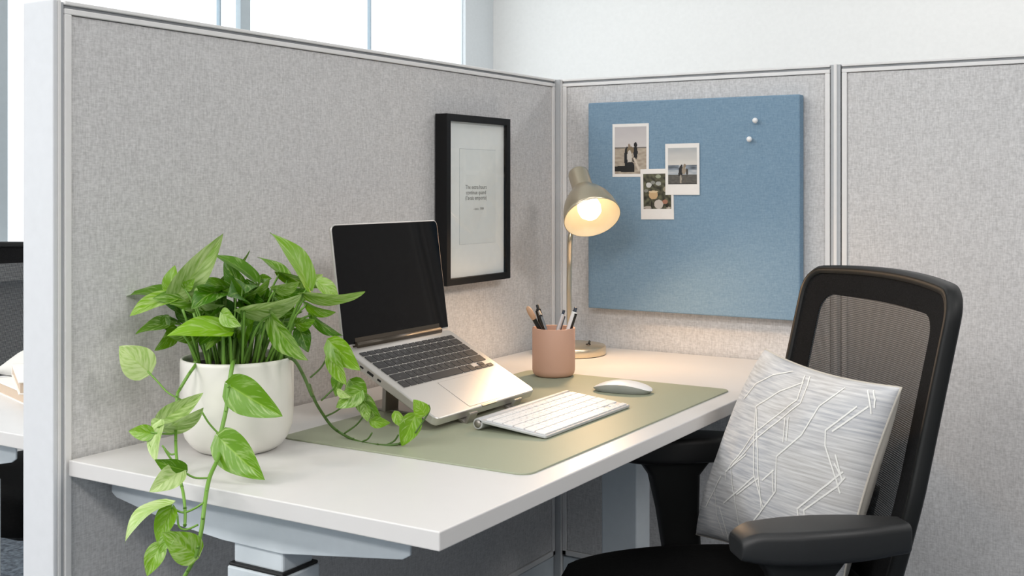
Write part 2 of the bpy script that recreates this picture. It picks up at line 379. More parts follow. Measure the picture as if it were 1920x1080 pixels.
panel('partition_panel', 'long grey fabric partition panel behind the laptop and the potted plant', 0, -1.404, -.010)
panel('partition_panel', 'grey fabric partition panel that the blue pinboard hangs on', 1, .0135, .6675)
panel('partition_panel', 'grey fabric partition panel at the right edge, behind the office chair', 1, .6925, 1.40)
# corner post and joint post
def jpost(label, x0, x1, y0, y1, ribs):
    e = thing('partition_post', label, 'post', ((x0 + x1) / 2, (y0 + y1) / 2, 0))
    b = nm(); box(b, x0, x1, y0, y1, 0, ZT - .001); obj('post_core', b, M['core'], e)
    for r in ribs:
        b = nm(); box(b, *r, 0, ZT); obj('rib', b, M['alu'], e, bevel=.0012)
jpost('slim silver joint post right of the blue pinboard', .670, .690, -.001, .062, [(.6765, .6835, -.004, .066)])
jpost('silver corner post where the two grey partitions meet, behind the lamp', -.066, .0115, -.0085, .066, [(-.0665, .0035, -.0075, -.0015), (.006, .0125, -.0035, .0665)])
e = thing('partition_post', 'wide white end post of the left partition, in the foreground', 'post', (-.034, -1.41, 0))
b = nm(); box(b, -.067, 0.0, -1.4235, -1.416, 0, ZT); obj('end_cover', b, M['postwhite'], e, bevel=.002)
b = nm(); box(b, -.062, -.004, -1.416, -1.404, 0, ZT - .002); obj('post_core', b, M['core'], e)
b = nm(); box(b, -.067, 0.0, -1.416, -1.4105, 0, ZT); obj('rib', b, M['alu'], e, bevel=.001)

# ================================================================== DESK
DZ0, DZ1 = .7175, .74
def desk(x0, x1, y0, y1, label, legs, bx0=None, bx1=None):
    e = thing('sit_stand_desk', label, 'desk', ((x0 + x1) / 2, (y0 + y1) / 2, 0))
    b = nm(); box(b, x0, x1, y0, y1, DZ0, DZ1); obj('desktop', b, M['desk'], e, bevel=.0018, seg=3)
    for (lx, w, ya, yb, near) in legs:
        pts = [(bx0, DZ0), (bx0, .681), (bx0 + .01, .675), (bx0 + .13, .655), (lx - .06, .648), (lx + .045, .647), (bx1 - .012, .673), (bx1, .680), (bx1, DZ0)]
        s = -1 if near else 1
        yo = ya if near else yb
        b = nm(); prism(b, pts, yo, yo - s * .0035, axis=1)
        box(b, bx0 + .01, bx1 - .01, min(ya, yb), max(ya, yb), DZ0 - .004, DZ0)
        box(b, lx - w / 2 + .002, lx + w / 2 - .002, ya + .004, yb - .004, .652, DZ0 - .004)
        obj('bracket', b, M['steel'], e, bevel=.0012)
        b = nm(); box(b, lx - w / 2, lx + w / 2, ya + .005, yb, .62, .66); obj('upper_leg', b, M['steel'], e, bevel=.003)
        b = nm(); box(b, lx - w / 2 - .0045, lx + w / 2 + .0045, ya - .0005, yb + .006, .6165, .6215); obj('leg_collar', b, M['rubber'], e, bevel=.002)
        b = nm(); box(b, lx - w / 2 - .006, lx + w / 2 + .006, ya - .002, yb + .0075, .06, .617); obj('lower_leg', b, M['steel'], e, bevel=.003)
        b = nm(); box(b, x0 + .03, x1 - .03, ya - .005, yb + .01, .012, .06)
        obj('foot', b, M['steel'], e, bevel=.006)
        for fx in (x0 + .06, x1 - .06):
            b = nm(); lathe(b, [(0, 0), (.018, 0), (.018, .012), (0, .012)], 20, c=(fx, (ya + yb) / 2, 0)); obj('foot_glide', b, M['rubber'], e)
    b = nm(); box(b, (bx0 + bx1) / 2 - .04, (bx0 + bx1) / 2 + .04, y0 + .14, y1 - .14, DZ0 - .035, DZ0 - .004); obj('cross_beam', b, M['steel'], e, bevel=.002)
    return e
desk(.0035, .638, -1.4015, -.006, 'white sit-stand desk carrying the laptop, plant and lamp', [(.295, .088, -1.335, -1.272, True), (.297, .070, -.262, -.204, False)], .012, .548)
desk(-.72, -.072, -1.335, .0, 'white desk of the neighbouring workstation, left of the white post', [(-.47, .08, -1.28, -1.22, True), (-.47, .08, -.2, -.14, False)], -.66, -.288)

# desk mat
MZ = .7425
b = nm(); prism(b, rrect(.158, .597, -1.143, -.398, .02, 8), DZ1, MZ)
o = obj('desk_mat', b, M['matgreen'], bevel=.0006); tag(o, 'sage green rectangular desk mat on the white desk', 'desk mat')

# ================================================================== LAPTOP STAND + LAPTOP
W_, D_ = .301, .2097
w_ = Vector((0, 1, 0)); p_ = math.radians(27); bk = Vector((-math.cos(p_), 0, math.sin(p_))); nn = w_.cross(bk)
FL = Vector((.3445, -.992, .7625))
LM = Matrix((( w_.x, bk.x, nn.x, FL.x), (w_.y, bk.y, nn.y, FL.y), (w_.z, bk.z, nn.z, FL.z), (0, 0, 0, 1)))
lap = thing('laptop', 'open silver laptop with black screen on an aluminium stand', 'laptop', mtx=LM)
TB = .0145
b = nm(); prism(b, rrect(0, W_, 0, D_, .011, 8), -TB, 0)
base = obj('base', b, M['silver'], lap, bevel=.0022, seg=3, local=True)
KX0, KX1, KY0, KY1 = .0165, W_ - .0165, .0865, .1905
b = nm(); prism(b, rrect(KX0 - .001, KX1 + .001, KY0 - .001, KY1 + .001, .002, 3), .0001, .0003); obj('keyboard_well', b, M['silver'], base, local=True)
rows = [
 (.0095, ['esc', 'F1', 'F2', 'F3', 'F4', 'F5', 'F6', 'F7', 'F8', 'F9', 'F10', 'F11', 'F12', ''], [1] * 14),
 (.0185, list('`1234567890-=') + ['delete'], [1] * 13 + [1.5]),
 (.0185, ['tab'] + list('QWERTYUIOP[]\\'), [1.5] + [1] * 13),
 (.0185, ['caps'] + list('ASDFGHJKL;\'') + ['return'], [1.75] + [1] * 11 + [1.75]),
 (.0185, ['shift'] + list('ZXCVBNM,./') + ['shift'], [2.25] + [1] * 10 + [2.25]),
 (.0185, ['fn', 'ctrl', 'alt', 'cmd', ' ', 'cmd', 'alt', '<', '^', 'v', '>'], None)]
def keyset(parent, x0, x1, ytop, ybot, z0, h, m, gap=.0026, fn=.0098, mini=False):
    """a keyboard block; every key its own mesh; the legend is in the key's mesh"""
    H = ytop - ybot; kh = (H - fn - gap * 5) / 5; y = ytop; W = x1 - x0
    for ri, (_, labs, ws) in enumerate(rows):
        hh = fn if ri == 0 else kh
        if ws: tot = sum(ws); ks = [(l, v / tot * W) for l, v in zip(labs, ws)]
        else:
            u = W / 14.5; ks = [('fn', u), ('ctrl', u), ('alt', u), ('cmd', u * 1.25), (' ', u * 5), ('cmd', u * 1.25), ('alt', u)]
            ks.append(('<', u)); ks.append(('ud', u)); ks.append(('>', u))
        x = x0
        for l, kw in ks:
            cells = [(l, x + gap / 2, x + kw - gap / 2, y - hh, y)]
            if not ws and l in ('<', '>'): cells = [(l, x + gap / 2, x + kw - gap / 2, y - hh, y - hh / 2 - .0004)]
            if l == 'ud': cells = [('^', x + gap / 2, x + kw - gap / 2, y - hh / 2 + .0004, y), ('v', x + gap / 2, x + kw - gap / 2, y - hh, y - hh / 2 - .0004)]
            for (ll, a, c, d, f) in cells:
                b = nm(); prism(b, rrect(a, c, d, f, .0012, 2), z0, z0 + h)
                if ll.strip():
                    s = .0052 if len(ll) == 1 else .0026
                    addtext(b, ll, s, Matrix.Translation(((a + c) / 2, (d + f) / 2 - s * .32, z0 + h + .00008)), 1)
                obj('key', b, m, parent, local='keep')
            x += kw
        y -= hh + gap
keyset(base, KX0, KX1, KY1, KY0, .0002, .0011, [M['key'], M['legend']])
# trackpad outline (glass pad flush with a thin groove)
tx0, tx1 = W_ / 2 - .052, W_ / 2 + .052
b = nm(); prism(b, rrect(tx0, tx1, .006, .079, .003, 3), .0001, .00025); tp = obj('trackpad_groove', b, M['silverdk'], base, local=True)
b = nm(); prism(b, rrect(tx0 + .0006, tx1 - .0006, .0066, .0784, .003, 3), .0002, .0004); obj('trackpad', b, M['silver'], base, local=True)
b = nm(); prism(b, rrect(W_ / 2 - .022, W_ / 2 + .022, -.0006, .004, .0015, 3), -.0022, .0003); obj('opening_notch', b, M['silverdk'], base, local=True)
for (ya, yb_, hz) in ((.176, .183, .003), (.160, .168, .003), (.137, .151, .0045), (.120, .128, .0035)):   # ports on the left side
    b = nm(); box(b, -.0006, .004, ya, yb_, -TB / 2 - hz / 2, -TB / 2 + hz / 2); obj('port', b, M['blackplastic'], base, local=True, bevel=.0006)
# hinge and lid
b = nm(); tube(b, [(.03, D_ + .0005, .001), (W_ - .03, D_ + .0005, .001)], .0062, 16); obj('hinge', b, M['hinge'], lap, local=True)
la = math.radians(82.2 - 27); LL = .203; TL_ = .0052
LR = Matrix.Translation((0, D_ + .001, .001)) @ Matrix.Rotation(la, 4, 'X')
b = nm(); prism(b, rrect(0, W_, .0, LL, .009, 8, (.010, .010, .003, .003)), -TL_, 0.0); b.transform(LR); lid = obj('lid', b, M['silver'], lap, bevel=.0012, local=True)
b = nm(); prism(b, rrect(.0022, W_ - .0022, .0032, LL - .0022, .009, 8, (.009, .009, .002, .002)), .0002, .0007); b.transform(LR); obj('screen', b, M['glassblack'], lid, local=True)
b = nm(); box(b, .03, W_ - .03, .0035, .0125, .0007, .0011); b.transform(LR); obj('bezel_strip', b, M['hinge'], lid, local=True)  # strip carries the same painted brown reflection

st = thing('laptop_stand', 'brushed aluminium laptop stand under the open laptop on the green mat', 'stand', (.21, -.84, MZ))
b = nm(); prism(b, rrect(.115, .315, -.905, -.775, .006, 4), MZ, MZ + .0045); obj('base_plate', b, M['silverdk'], st, bevel=.001)
b = nm(); prism(b, rrect(.12, .31, -.9, -.78, .006, 4), MZ - .0001, MZ + .0012); obj('rubber_pad', b, M['rubber'], st)
for yc in (-.905, -.768):
    # arm that follows the underside of the laptop, ends in an upturned claw
    def L2(t, n): return (FL + bk * t + nn * n)
    pr_ = [L2(-.012, -TB - .0055), L2(.175, -TB - .0055), L2(.175, -TB - .0008), L2(-.007, -TB - .0008), L2(-.007, .0015), L2(-.011, .003), L2(-.0125, .001)]
    b = nm(); prism(b, [(p.x, p.z) for p in pr_], yc - .011, yc + .011, axis=1); obj('support_arm', b, M['silverdk'], st, bevel=.0008)
    b = nm(); t_ = L2(.165, -TB - .005)
    prism(b, [(t_.x - .004, t_.z), (t_.x + .004, t_.z - .001), (t_.x + .001, MZ + .004), (t_.x - .007, MZ + .004)], yc - .018, yc + .018, axis=1); obj('riser', b, M['silverdk'], st, bevel=.0008)

# ================================================================== KEYBOARD, MOUSE
KT = math.radians(5.6)
KM = Matrix.Translation((.5135, -.9485, MZ + .0022)) @ Matrix.Rotation(PI / 2, 4, 'Z') @ Matrix.Rotation(KT, 4, 'X')
kb = thing('wireless_keyboard', 'slim white wireless keyboard lying on the green mat', 'keyboard', mtx=KM)
KW, KD = .290, .128
b = nm(); prism(b, rrect(0, KW, 0, KD, .004, 4), -.0015, .0032); obj('deck', b, M['keywell'], kb, bevel=.0012, local=True)
b = nm(); tube(b, [(.0, KD - .005, -.0038), (KW, KD - .005, -.0038)], .0088, 24)
obj('battery_tube', b, M['keywell'], kb, local=True, bevel=.0008)
b = nm(); lathe(b, [(0, -.0006), (.0062, -.0006), (.0062, .0004), (0, .0004)], 20, mtx=Matrix.Rotation(PI / 2, 4, 'Y'), c=(0, KD - .005, -.0038)); obj('end_cap', b, M['silverdk'], kb, local=True)
keyset(kb, .004, KW - .004, KD - .017, .0045, .0033, .0018, [M['keywhite'], M['legend']], gap=.0022, fn=.0095)

ms = Vector((.3815, -.5365, 0)); me_ = Vector((.4895, -.519, 0)); ctr = (ms + me_) / 2; yawm = math.atan2(me_.y - ms.y, me_.x - ms.x)
mo = thing('computer_mouse', 'low white curved wireless mouse right of the white keyboard', 'mouse', (ctr.x, ctr.y, MZ), yawm)
def mouse_bm(z_lo, hfun, wid, n=36, k=20):
    b = nm(); L = .1125
    top = {}; 
    for i in range(n + 1):
        t = -1 + 2 * i / n; hw = wid * (1 - abs(t) ** 3.2) ** (1 / 2.4) if abs(t) < 1 else 0
        for j in range(k + 1):
            s = -1 + 2 * j / k; z = hfun(t, s); top[i, j] = b.verts.new((t * L / 2, s * hw, z))
    for i in range(n):
        for j in range(k): f = b.faces.new((top[i, j], top[i + 1, j], top[i + 1, j + 1], top[i, j + 1])); f.smooth = True
    return b
def htop(t, s): return .0045 + .0165 * (1 - t * t) ** .8 * (1 - .28 * s * s) + .0005
def hbot(t, s): return .0012 + .0035 * t * t + .006 * s * s * (1 - t * t)
b = mouse_bm(0, htop, .0275); bb = mouse_bm(0, lambda t, s: .004 + .0085 * (1 - t * t) ** .8 * (s * s) * .9 if False else min(htop(t, s) - .0001, .0045 + .0075 * (1 - t * t)), .0275)
bmesh.ops.remove_doubles(b, verts=b.verts, dist=1e-5)
obj('shell', b, M['white'], mo, local=True); bb.free()
def side_bm():
    b = nm(); n = 48; L = .1125; r1 = []; r2 = []
    for i in range(n):
        a = 2 * PI * i / n; c, s = math.cos(a), math.sin(a)
        t = math.copysign(abs(c) ** .75, c); hw = .0275 * (1 - min(abs(t), .9999) ** 3.2) ** (1 / 2.4); y = math.copysign(hw, s) if abs(s) > 1e-6 else 0
        r1.append(b.verts.new((t * L / 2, y, htop(t, 1 if hw else 0)))); r2.append(b.verts.new((t * L / 2 * .9, y * .82, .0008)))
    for i in range(n): f = b.faces.new((r1[i], r1[(i + 1) % n], r2[(i + 1) % n], r2[i])); f.smooth = True
    b.faces.new(r2); return b
obj('underside', side_bm(), M['keywell'], mo, local=True)

# ================================================================== PEN CUP and pens
CX_, CY_ = .236, -.435
cup = thing('pen_cup', 'pale pink ceramic pen cup standing on the back edge of the green mat', 'cup', (CX_, CY_, MZ))
R = .0430; hC = .0965
prof = [(0, 0), (R - .010, 0), (R - .005, .0018), (R - .0015, .0065), (R, .013), (R, hC - .0012), (R - .0008, hC), (R - .0028, hC), (R - .0036, hC - .001), (R - .0036, .008), (0, .006)]
b = nm(); lathe(b, prof, 64); obj('body', b, M['pink'], cup, local=True)
b = nm(); lathe(b, [(0, .0082), (R - .004, .0082)], 48); obj('cup_floor', b, M['pinkin'], cup, local=True)
def pen(label, name, cat, tipx, base_off, parts, group=None):
    """tipx: top point in the photo (px, py, depth); base_off: where it rests inside the cup"""
    top = atd(*tipx); bot = Vector((CX_ + base_off[0], CY_ + base_off[1], MZ + .0095))
    d = (top - bot); Ln = d.length; q = d.to_track_quat('Z', 'X').to_matrix().to_4x4()
    e = thing(name, label, cat, mtx=Matrix.Translation(bot) @ q, group=group)
    for (pn, prof, mt) in parts(Ln):
        b = nm(); lathe(b, prof, 20); obj(pn, b, mt, e, local=True)
    return e
def p_click(body, clip, top, r=.0048, bodytop=.0):
    def f(L):
        out = [('tip', [(0, 0), (.0012, 0), (r * .8, .012), (r, .014)], top), ('barrel', [(r * .98, .014), (r, .03), (r, L - .012), (r * .9, L - .009)], body),
               ('push_button', [(r * .9, L - .0092), (r * .62, L - .008), (r * .6, L - .001), (0, L)], top)]
        return out
    return f
def clip_on(e, L, m, r=.0052, ang=0, w=.0022):
    b = nm(); box(b, r - .0004, r + .0014, -w, w, L - .045, L - .012); box(b, r - .0035, r + .0014, -w, w, L - .014, L - .012)
    b.transform(Matrix.Rotation(ang, 4, 'Z')); obj('clip', b, m, e, local=True, bevel=.0004)
def penlen(tipx, off): return (atd(*tipx) - Vector((CX_ + off[0], CY_ + off[1], MZ + .0095))).length
T1 = (988, 574, 2.29); o1 = (0.0196, 0.0053)
def brush(L): return [('handle', [(0, 0), (.0035, .0), (.0045, .02), (.0045, L - .030)], M['blackplastic']),
                      ('wooden_end', [(.0047, L - .030), (.0056, L - .022), (.0058, L - .012), (.0042, L - .004), (0, L)], M['wood'])]
pen('black pencil with a bare wooden end, leaning furthest left in the pink cup', 'pencil', 'pencil', T1, o1, brush)
T2 = (1007, 571, 2.32); o2 = (-0.014, 0.0274); e = pen('black click pen with a silver clip, second from the left in the pink cup', 'ballpoint_pen', 'pen', T2, o2, p_click(M['blackplastic'], None, M['blackplastic'], .0050)); clip_on(e, penlen(T2, o2), M['blackplastic'], ang=2.5)
T3 = (1010, 582, 2.28); o3 = (0.0253, -0.0178); e = pen('thin black pen in front of the other black pen in the pink cup', 'ballpoint_pen', 'pen', T3, o3, p_click(M['blackplastic'], None, M['silverdk'], .0042)); clip_on(e, penlen(T3, o3), M['chrome'], ang=-1.2)
T4 = (1058, 581, 2.32); o4 = (-0.018, -0.0042); e = pen('clear barrelled pen with dark blue top in the middle of the pink cup', 'ballpoint_pen', 'pen', T4, o4, p_click(M['keywell'], None, M['navy'], .0044)); clip_on(e, penlen(T4, o4), M['navy'], ang=2.9)
T5 = (1080, 576, 2.30); o5 = (-0.0028, 0.0138); e = pen('white pen with a black clip and dark cap, furthest right in the pink cup', 'ballpoint_pen', 'pen', T5, o5, p_click(M['white'], None, M['navy'], .0055)); clip_on(e, penlen(T5, o5), M['blackplastic'], r=.006, ang=2.6, w=.0026)

# ================================================================== DESK LAMP
LB = Vector((.112, -.142, DZ1))
lamp = thing('desk_lamp', 'brushed nickel desk lamp, lit, in the corner of the desk', 'lamp', LB)
b = nm(); lathe(b, [(0, 0), (.080, 0), (.083, .002), (.083, .018), (.081, .0205), (.03, .0225), (0, .023)], 72); obj('base', b, M['brass'], lamp, local=True)
b = nm(); lathe(b, [(0, -.0005), (.0815, -.0005), (.0815, .002), (0, .002)], 60); obj('base_pad', b, M['rubber'], lamp, local=True)
sw = onz(1103, 646, DZ1 + .022) - LB
b = nm(); lathe(b, [(0, 0), (.0065, 0), (.0055, .004), (0, .0045)], 20, c=(sw.x, sw.y, .0195)); tube(b, [(sw.x, sw.y, .02), (sw.x + .004, sw.y, .031)], [.003, .0022], 10); obj('switch', b, M['blackplastic'], lamp, local=True)
HC = atd(1110.5, 408, 2.50)                     # centre of the shade opening
ax = (-FW * .66 - UP * .72 + RT * .19).normalized()   # where the lamp points
S = Matrix.Translation(HC) @ ax.to_track_quat('Z', 'Y').to_matrix().to_4x4()
def nk(t): return (S @ Vector((0, 0, t)))
neck_in = nk(-.098)
back = (FW * 1).normalized()
pp = [LB + Vector((-.000, .0, .02)), LB + Vector((-.0015, .0, .14)), LB + Vector((-.0015, .002, .21)), atd(1069, 450, 2.60), atd(1075, 415, 2.61), atd(1085, 382, 2.60), nk(-.078) + FW * .012, nk(-.070)]
b = nm(); tube(b, smooth_path(pp, 10), .0058, 14); obj('gooseneck', b, M['brass'], lamp)
b = nm(); lathe(b, [(.0, -.001), (.010, -.001), (.010, .012), (.006, .016)], 24, c=(0, 0, .022)); obj('stem_collar', b, M['brass'], lamp, local=True)
b = nm()
lathe(b, [(0.0, -.138), (.0195, -.138), (.0225, -.135), (.0235, -.13), (.0235, -.088), (.0245, -.085), (.028, -.080), (.040, -.066), (.051, -.048), (.0585, -.028), (.0625, -.008), (.0635, 0), (.0625, .0005)], 72, mtx=S)
sh = obj('lamp_shade', b, M['brass'], lamp)
b = nm(); lathe(b, [(.0622, .0004), (.0612, -.008), (.0572, -.027), (.0498, -.047), (.039, -.0645), (.027, -.078), (.022, -.082), (0, -.083)], 72, mtx=S); obj('shade_lining', b, M['shadein'], lamp)
b = nm(); lathe(b, [(.0136, -.082), (.0136, -.062), (.017, -.052), (.024, -.040), (.0262, -.028), (.0240, -.015), (.0155, -.0050), (.008, -.0022), (0, -.0015)], 40, mtx=S); obj('bulb', b, M['bulb'], lamp)
pl = bpy.data.lights.new('lamp_bulb_light', 'SPOT'); pl.energy = 4.2; pl.color = (1, .64, .35); pl.spot_size = math.radians(170); pl.spot_blend = .55; pl.shadow_soft_size = .028
po = bpy.data.objects.new('lamp_bulb_light', pl); po.matrix_basis = Matrix.Translation(nk(.004)) @ (-ax).to_track_quat('Z', 'Y').to_matrix().to_4x4(); COL.objects.link(po)

# ================================================================== PICTURE FRAME on the left partition
fr = thing('picture_frame', 'tall black picture frame with a typed quote hanging on the left partition', 'picture frame', (0, -.39, .917))
y0f, y1f, z0f, z1f, dF = -.5135, -.2655, .9175, 1.2725, .0295
def ring(bm, a0, a1, b0, b1, wd, x0, x1):
    o_ = [(a0, b0), (a1, b0), (a1, b1), (a0, b1)]; i_ = [(a0 + wd, b0 + wd), (a1 - wd, b0 + wd), (a1 - wd, b1 - wd), (a0 + wd, b1 - wd)]
    V = {}
    for nm_, P in (('o', o_), ('i', i_)):
        for k, x in enumerate((x0, x1)):
            for i, p in enumerate(P): V[nm_, k, i] = bm.verts.new((x, p[0], p[1]))
    for i in range(4):
        j = (i + 1) % 4
        bm.faces.new((V['o', 0, i], V['o', 0, j], V['o', 1, j], V['o', 1, i])); bm.faces.new((V['i', 0, i], V['i', 0, j], V['i', 1, j], V['i', 1, i]))
        bm.faces.new((V['o', 1, i], V['o', 1, j], V['i', 1, j], V['i', 1, i])); bm.faces.new((V['o', 0, i], V['o', 0, j], V['i', 0, j], V['i', 0, i]))
b = nm(); ring(b, y0f, y1f, z0f, z1f, .0145, .0, dF); obj('frame', b, M['frameblack'], fr, bevel=.0008)
xm = dF - .009
b = nm(); box(b, xm - .003, xm, y0f + .012, y1f - .012, z0f + .012, z1f - .012); obj('mount', b, M['paper'], fr)
b = nm(); box(b, xm, xm + .0003, -.4545, -.3145, 1.00, 1.202); obj('print_edge', b, M['groove'], fr)
b = nm(); box(b, xm, xm + .0006, -.4542, -.3148, 1.0003, 1.2015); prt = obj('print', b, M['paperin'], fr)
b = nm(); RM = Matrix(((0, 0, 1, 0), (1, 0, 0, 0), (0, 1, 0, 0), (0, 0, 0, 1)))
for s, z, sz in (('The extra hours', 1.117, .0125), ('continue quand', 1.1055, .0125), ('(l\'avais emporté)', 1.094, .0125), ('- coco, 1984', 1.072, .0082)):
    addtext(b, s, sz, Matrix.Translation((xm + .0008, -.392 if sz > .01 else -.383, z)) @ RM)
obj('printed_text', b, M['ink'], prt)
b = nm(); box(b, xm + .0045, xm + .006, y0f + .013, y1f - .013, z0f + .013, z1f - .013); obj('glass_pane', b, M['glass'], fr)

# ================================================================== PINBOARD, PHOTOS, PINS
b = nm(); box(b, .1005, .6115, -.030, -.0015, .834, 1.320)
pb = obj('pinboard', b, M['blue'], bevel=.003, seg=3); tag(pb, 'blue fabric pinboard hung on the right-hand partition', 'pinboard')
def mixc(a, b_, t): t = max(0, min(1, t)); return tuple(a[i] + (b_[i] - a[i]) * t for i in range(3))
def h(s): return lin(s)[:3]
def nz(x, y, s=0): return noise.noise(Vector((x, y, s))) * .5 + .5
def blob(u, v, cx, cy, rx, ry): return ((u - cx) / rx) ** 2 + ((v - cy) / ry) ** 2 < 1
def pic1(u, v):   # two people hugging on a beach
    if v > .56: c = mixc(h('#cfcac8'), h('#bdb8b9'), (v - .6) * 2 + nz(u * 4, v * 9) * .3)
    elif v > .535: c = h('#6a655f')
    else: c = mixc(h('#b9ad9c'), h('#98897a'), nz(u * 7, v * 22) * 1.6 - .4)
    if v < .16 + .05 * u and u < .62 and v > .05 - .02 * u: c = h('#1d1a18')
    for (cx, cy, rx, ry, col) in ((.36, .34, .055, .22, '#17171b'), (.39, .50, .05, .08, '#201c1a'), (.66, .45, .065, .15, '#141316'), (.66, .61, .05, .06, '#141316'), (.50, .50, .11, .08, '#7d6c54'),
                                   (.47, .36, .075, .14, '#c8c1b8'), (.50, .18, .12, .075, '#1c1a1b'), (.46, .60, .035, .04, '#8d7a68'), (.60, .30, .05, .05, '#4d453d')):
        if blob(u, v, cx, cy, rx, ry): c = h(col)
    if abs((u - .62) - (.33 - v) * .6) < .035 and .06 < v < .34: c = h('#cfc2b2')
    return c
def pic2(u, v):   # couple walking by the water
    if v > .52: c = mixc(h('#d6d2cc'), h('#98a0a6'), (v - .55) * 1.5 - .15 + nz(u * 3, v * 8) * .25)
    elif v > .40 - .0 * u and (u < .38 or u > .62): c = mixc(h('#3d434b'), h('#8f9aa6'), nz(u * 4, v * 18) * 1.4 - .2)
    elif v > .26: c = mixc(h('#c4c6c8'), h('#98a2ac'), nz(u * 6, v * 20))
    else: c = mixc(h('#6b6863'), h('#45433f'), nz(u * 9, v * 20))
    for (cx, cy, rx, ry, col) in ((.44, .36, .07, .14, '#1f1e20'), (.47, .50, .035, .045, '#2a2523'), (.55, .38, .07, .11, '#9a8d7c'), (.58, .51, .05, .05, '#8b7c6a'), (.66, .34, .04, .09, '#3b3733'),
                                   (.44, .14, .035, .12, '#a39a8c'), (.60, .14, .03, .11, '#5d5850'), (.38, .27, .03, .05, '#2c2a2a')):
        if blob(u, v, cx, cy, rx, ry): c = h(col)
    if v < .02: c = h('#2c2b2a')
    return c
def pic3(u, v):   # flowers on a table
    c = mixc(h('#2c2b24'), h('#6a6a52'), nz(u * 9, v * 11, 3) * 1.8 - .5)
    for (cx, cy, rx, ry, col) in ((.20, .68, .10, .075, '#cfcfcb'), (.55, .72, .10, .06, '#a9aba6'), (.55, .92, .10, .05, '#9aa08a'), (.35, .75, .08, .05, '#8b8d86'), (.10, .52, .08, .05, '#86867e'),
                                   (.80, .55, .08, .08, '#9a927e'), (.78, .20, .10, .06, '#a4745f'), (.36, .40, .16, .13, '#c9a97f'), (.36, .49, .17, .03, '#dcc7a2'), (.55, .13, .16, .13, '#c8bfb6'), (.16, .04, .16, .04, '#b5aca2'),
                                   (.90, .03, .08, .03, '#b5aca2'), (.30, .12, .03, .12, '#221f1b'), (.85, .09, .06, .05, '#2a241e')):
        if blob(u, v, cx, cy, rx, ry): c = h(col)
    return c
def polaroid(label, x0, x1, z0, z1, inner, fn, layer, rot=0):
    cx, cz = (x0 + x1) / 2, (z0 + z1) / 2; yb = -.0302 - layer * .0009
    e = thing('instant_photo', label, 'photo', mtx=Matrix.Translation((cx, yb, cz)) @ Matrix.Rotation(rot, 4, 'Y'), group='instant photos on the pinboard')
    W, H = x1 - x0, z1 - z0
    b = nm(); box(b, -W / 2, W / 2, -.0006, 0, -H / 2, H / 2); obj('card', b, M['card'], e, local=True)
    l, r, t, bo = inner; X0, X1, Z0, Z1 = -W / 2 + l, W / 2 - r, -H / 2 + bo, H / 2 - t; n, m_ = 56, 76
    b = nm(); cl = b.loops.layers.float_color.new('Col'); g = [[b.verts.new((X0 + (X1 - X0) * i / n, -.0008, Z0 + (Z1 - Z0) * j / m_)) for j in range(m_ + 1)] for i in range(n + 1)]
    for i in range(n):
        for j in range(m_):
            f = b.faces.new((g[i][j], g[i + 1][j], g[i + 1][j + 1], g[i][j + 1])); c = fn((i + .5) / n, (j + .5) / m_)
            for lp in f.loops: lp[cl] = (*c, 1)
    obj('picture', b, M['photo'], e, local='keep')
polaroid('instant photo of two people in dark coats on sand, top left on the pinboard', .1655, .2585, 1.1445, 1.268, (.006, .006, .007, .007), pic1, 0)
polaroid('instant photo of white flowers and foliage, lowest on the pinboard', .2385, .3205, 1.0468, 1.1625, (.007, .006, .011, .024), pic3, 1, math.radians(-.9))
polaroid('instant photo of a couple walking by water, rightmost on the pinboard', .3005, .3835, 1.1032, 1.2195, (.007, .006, .010, .024), pic2, 2, math.radians(-.3))
for (px, py, nme) in ((1416, 226, 'upper of the two round white push pins at the right of the pinboard'), (1405, 261, 'lower of the two round white push pins at the right of the pinboard')):
    p = ony(px, py, -.040)
    e = thing('push_pin', nme, 'push pin', mtx=Matrix.Translation((p.x, -.0302, p.z)) @ Matrix.Rotation(PI / 2, 4, 'X'), group='push pins on the pinboard')
    b = nm(); lathe(b, [(0, .0), (.0011, .0), (.0011, .006)], 12); obj('needle', b, M['chrome'], e, local=True)
    b = nm(); lathe(b, [(0, .004), (.003, .0045), (.0052, .007), (.0062, .0105), (.0052, .014), (.003, .0158), (0, .0162)], 28); obj('pin_head', b, M['white'], e, local=True)

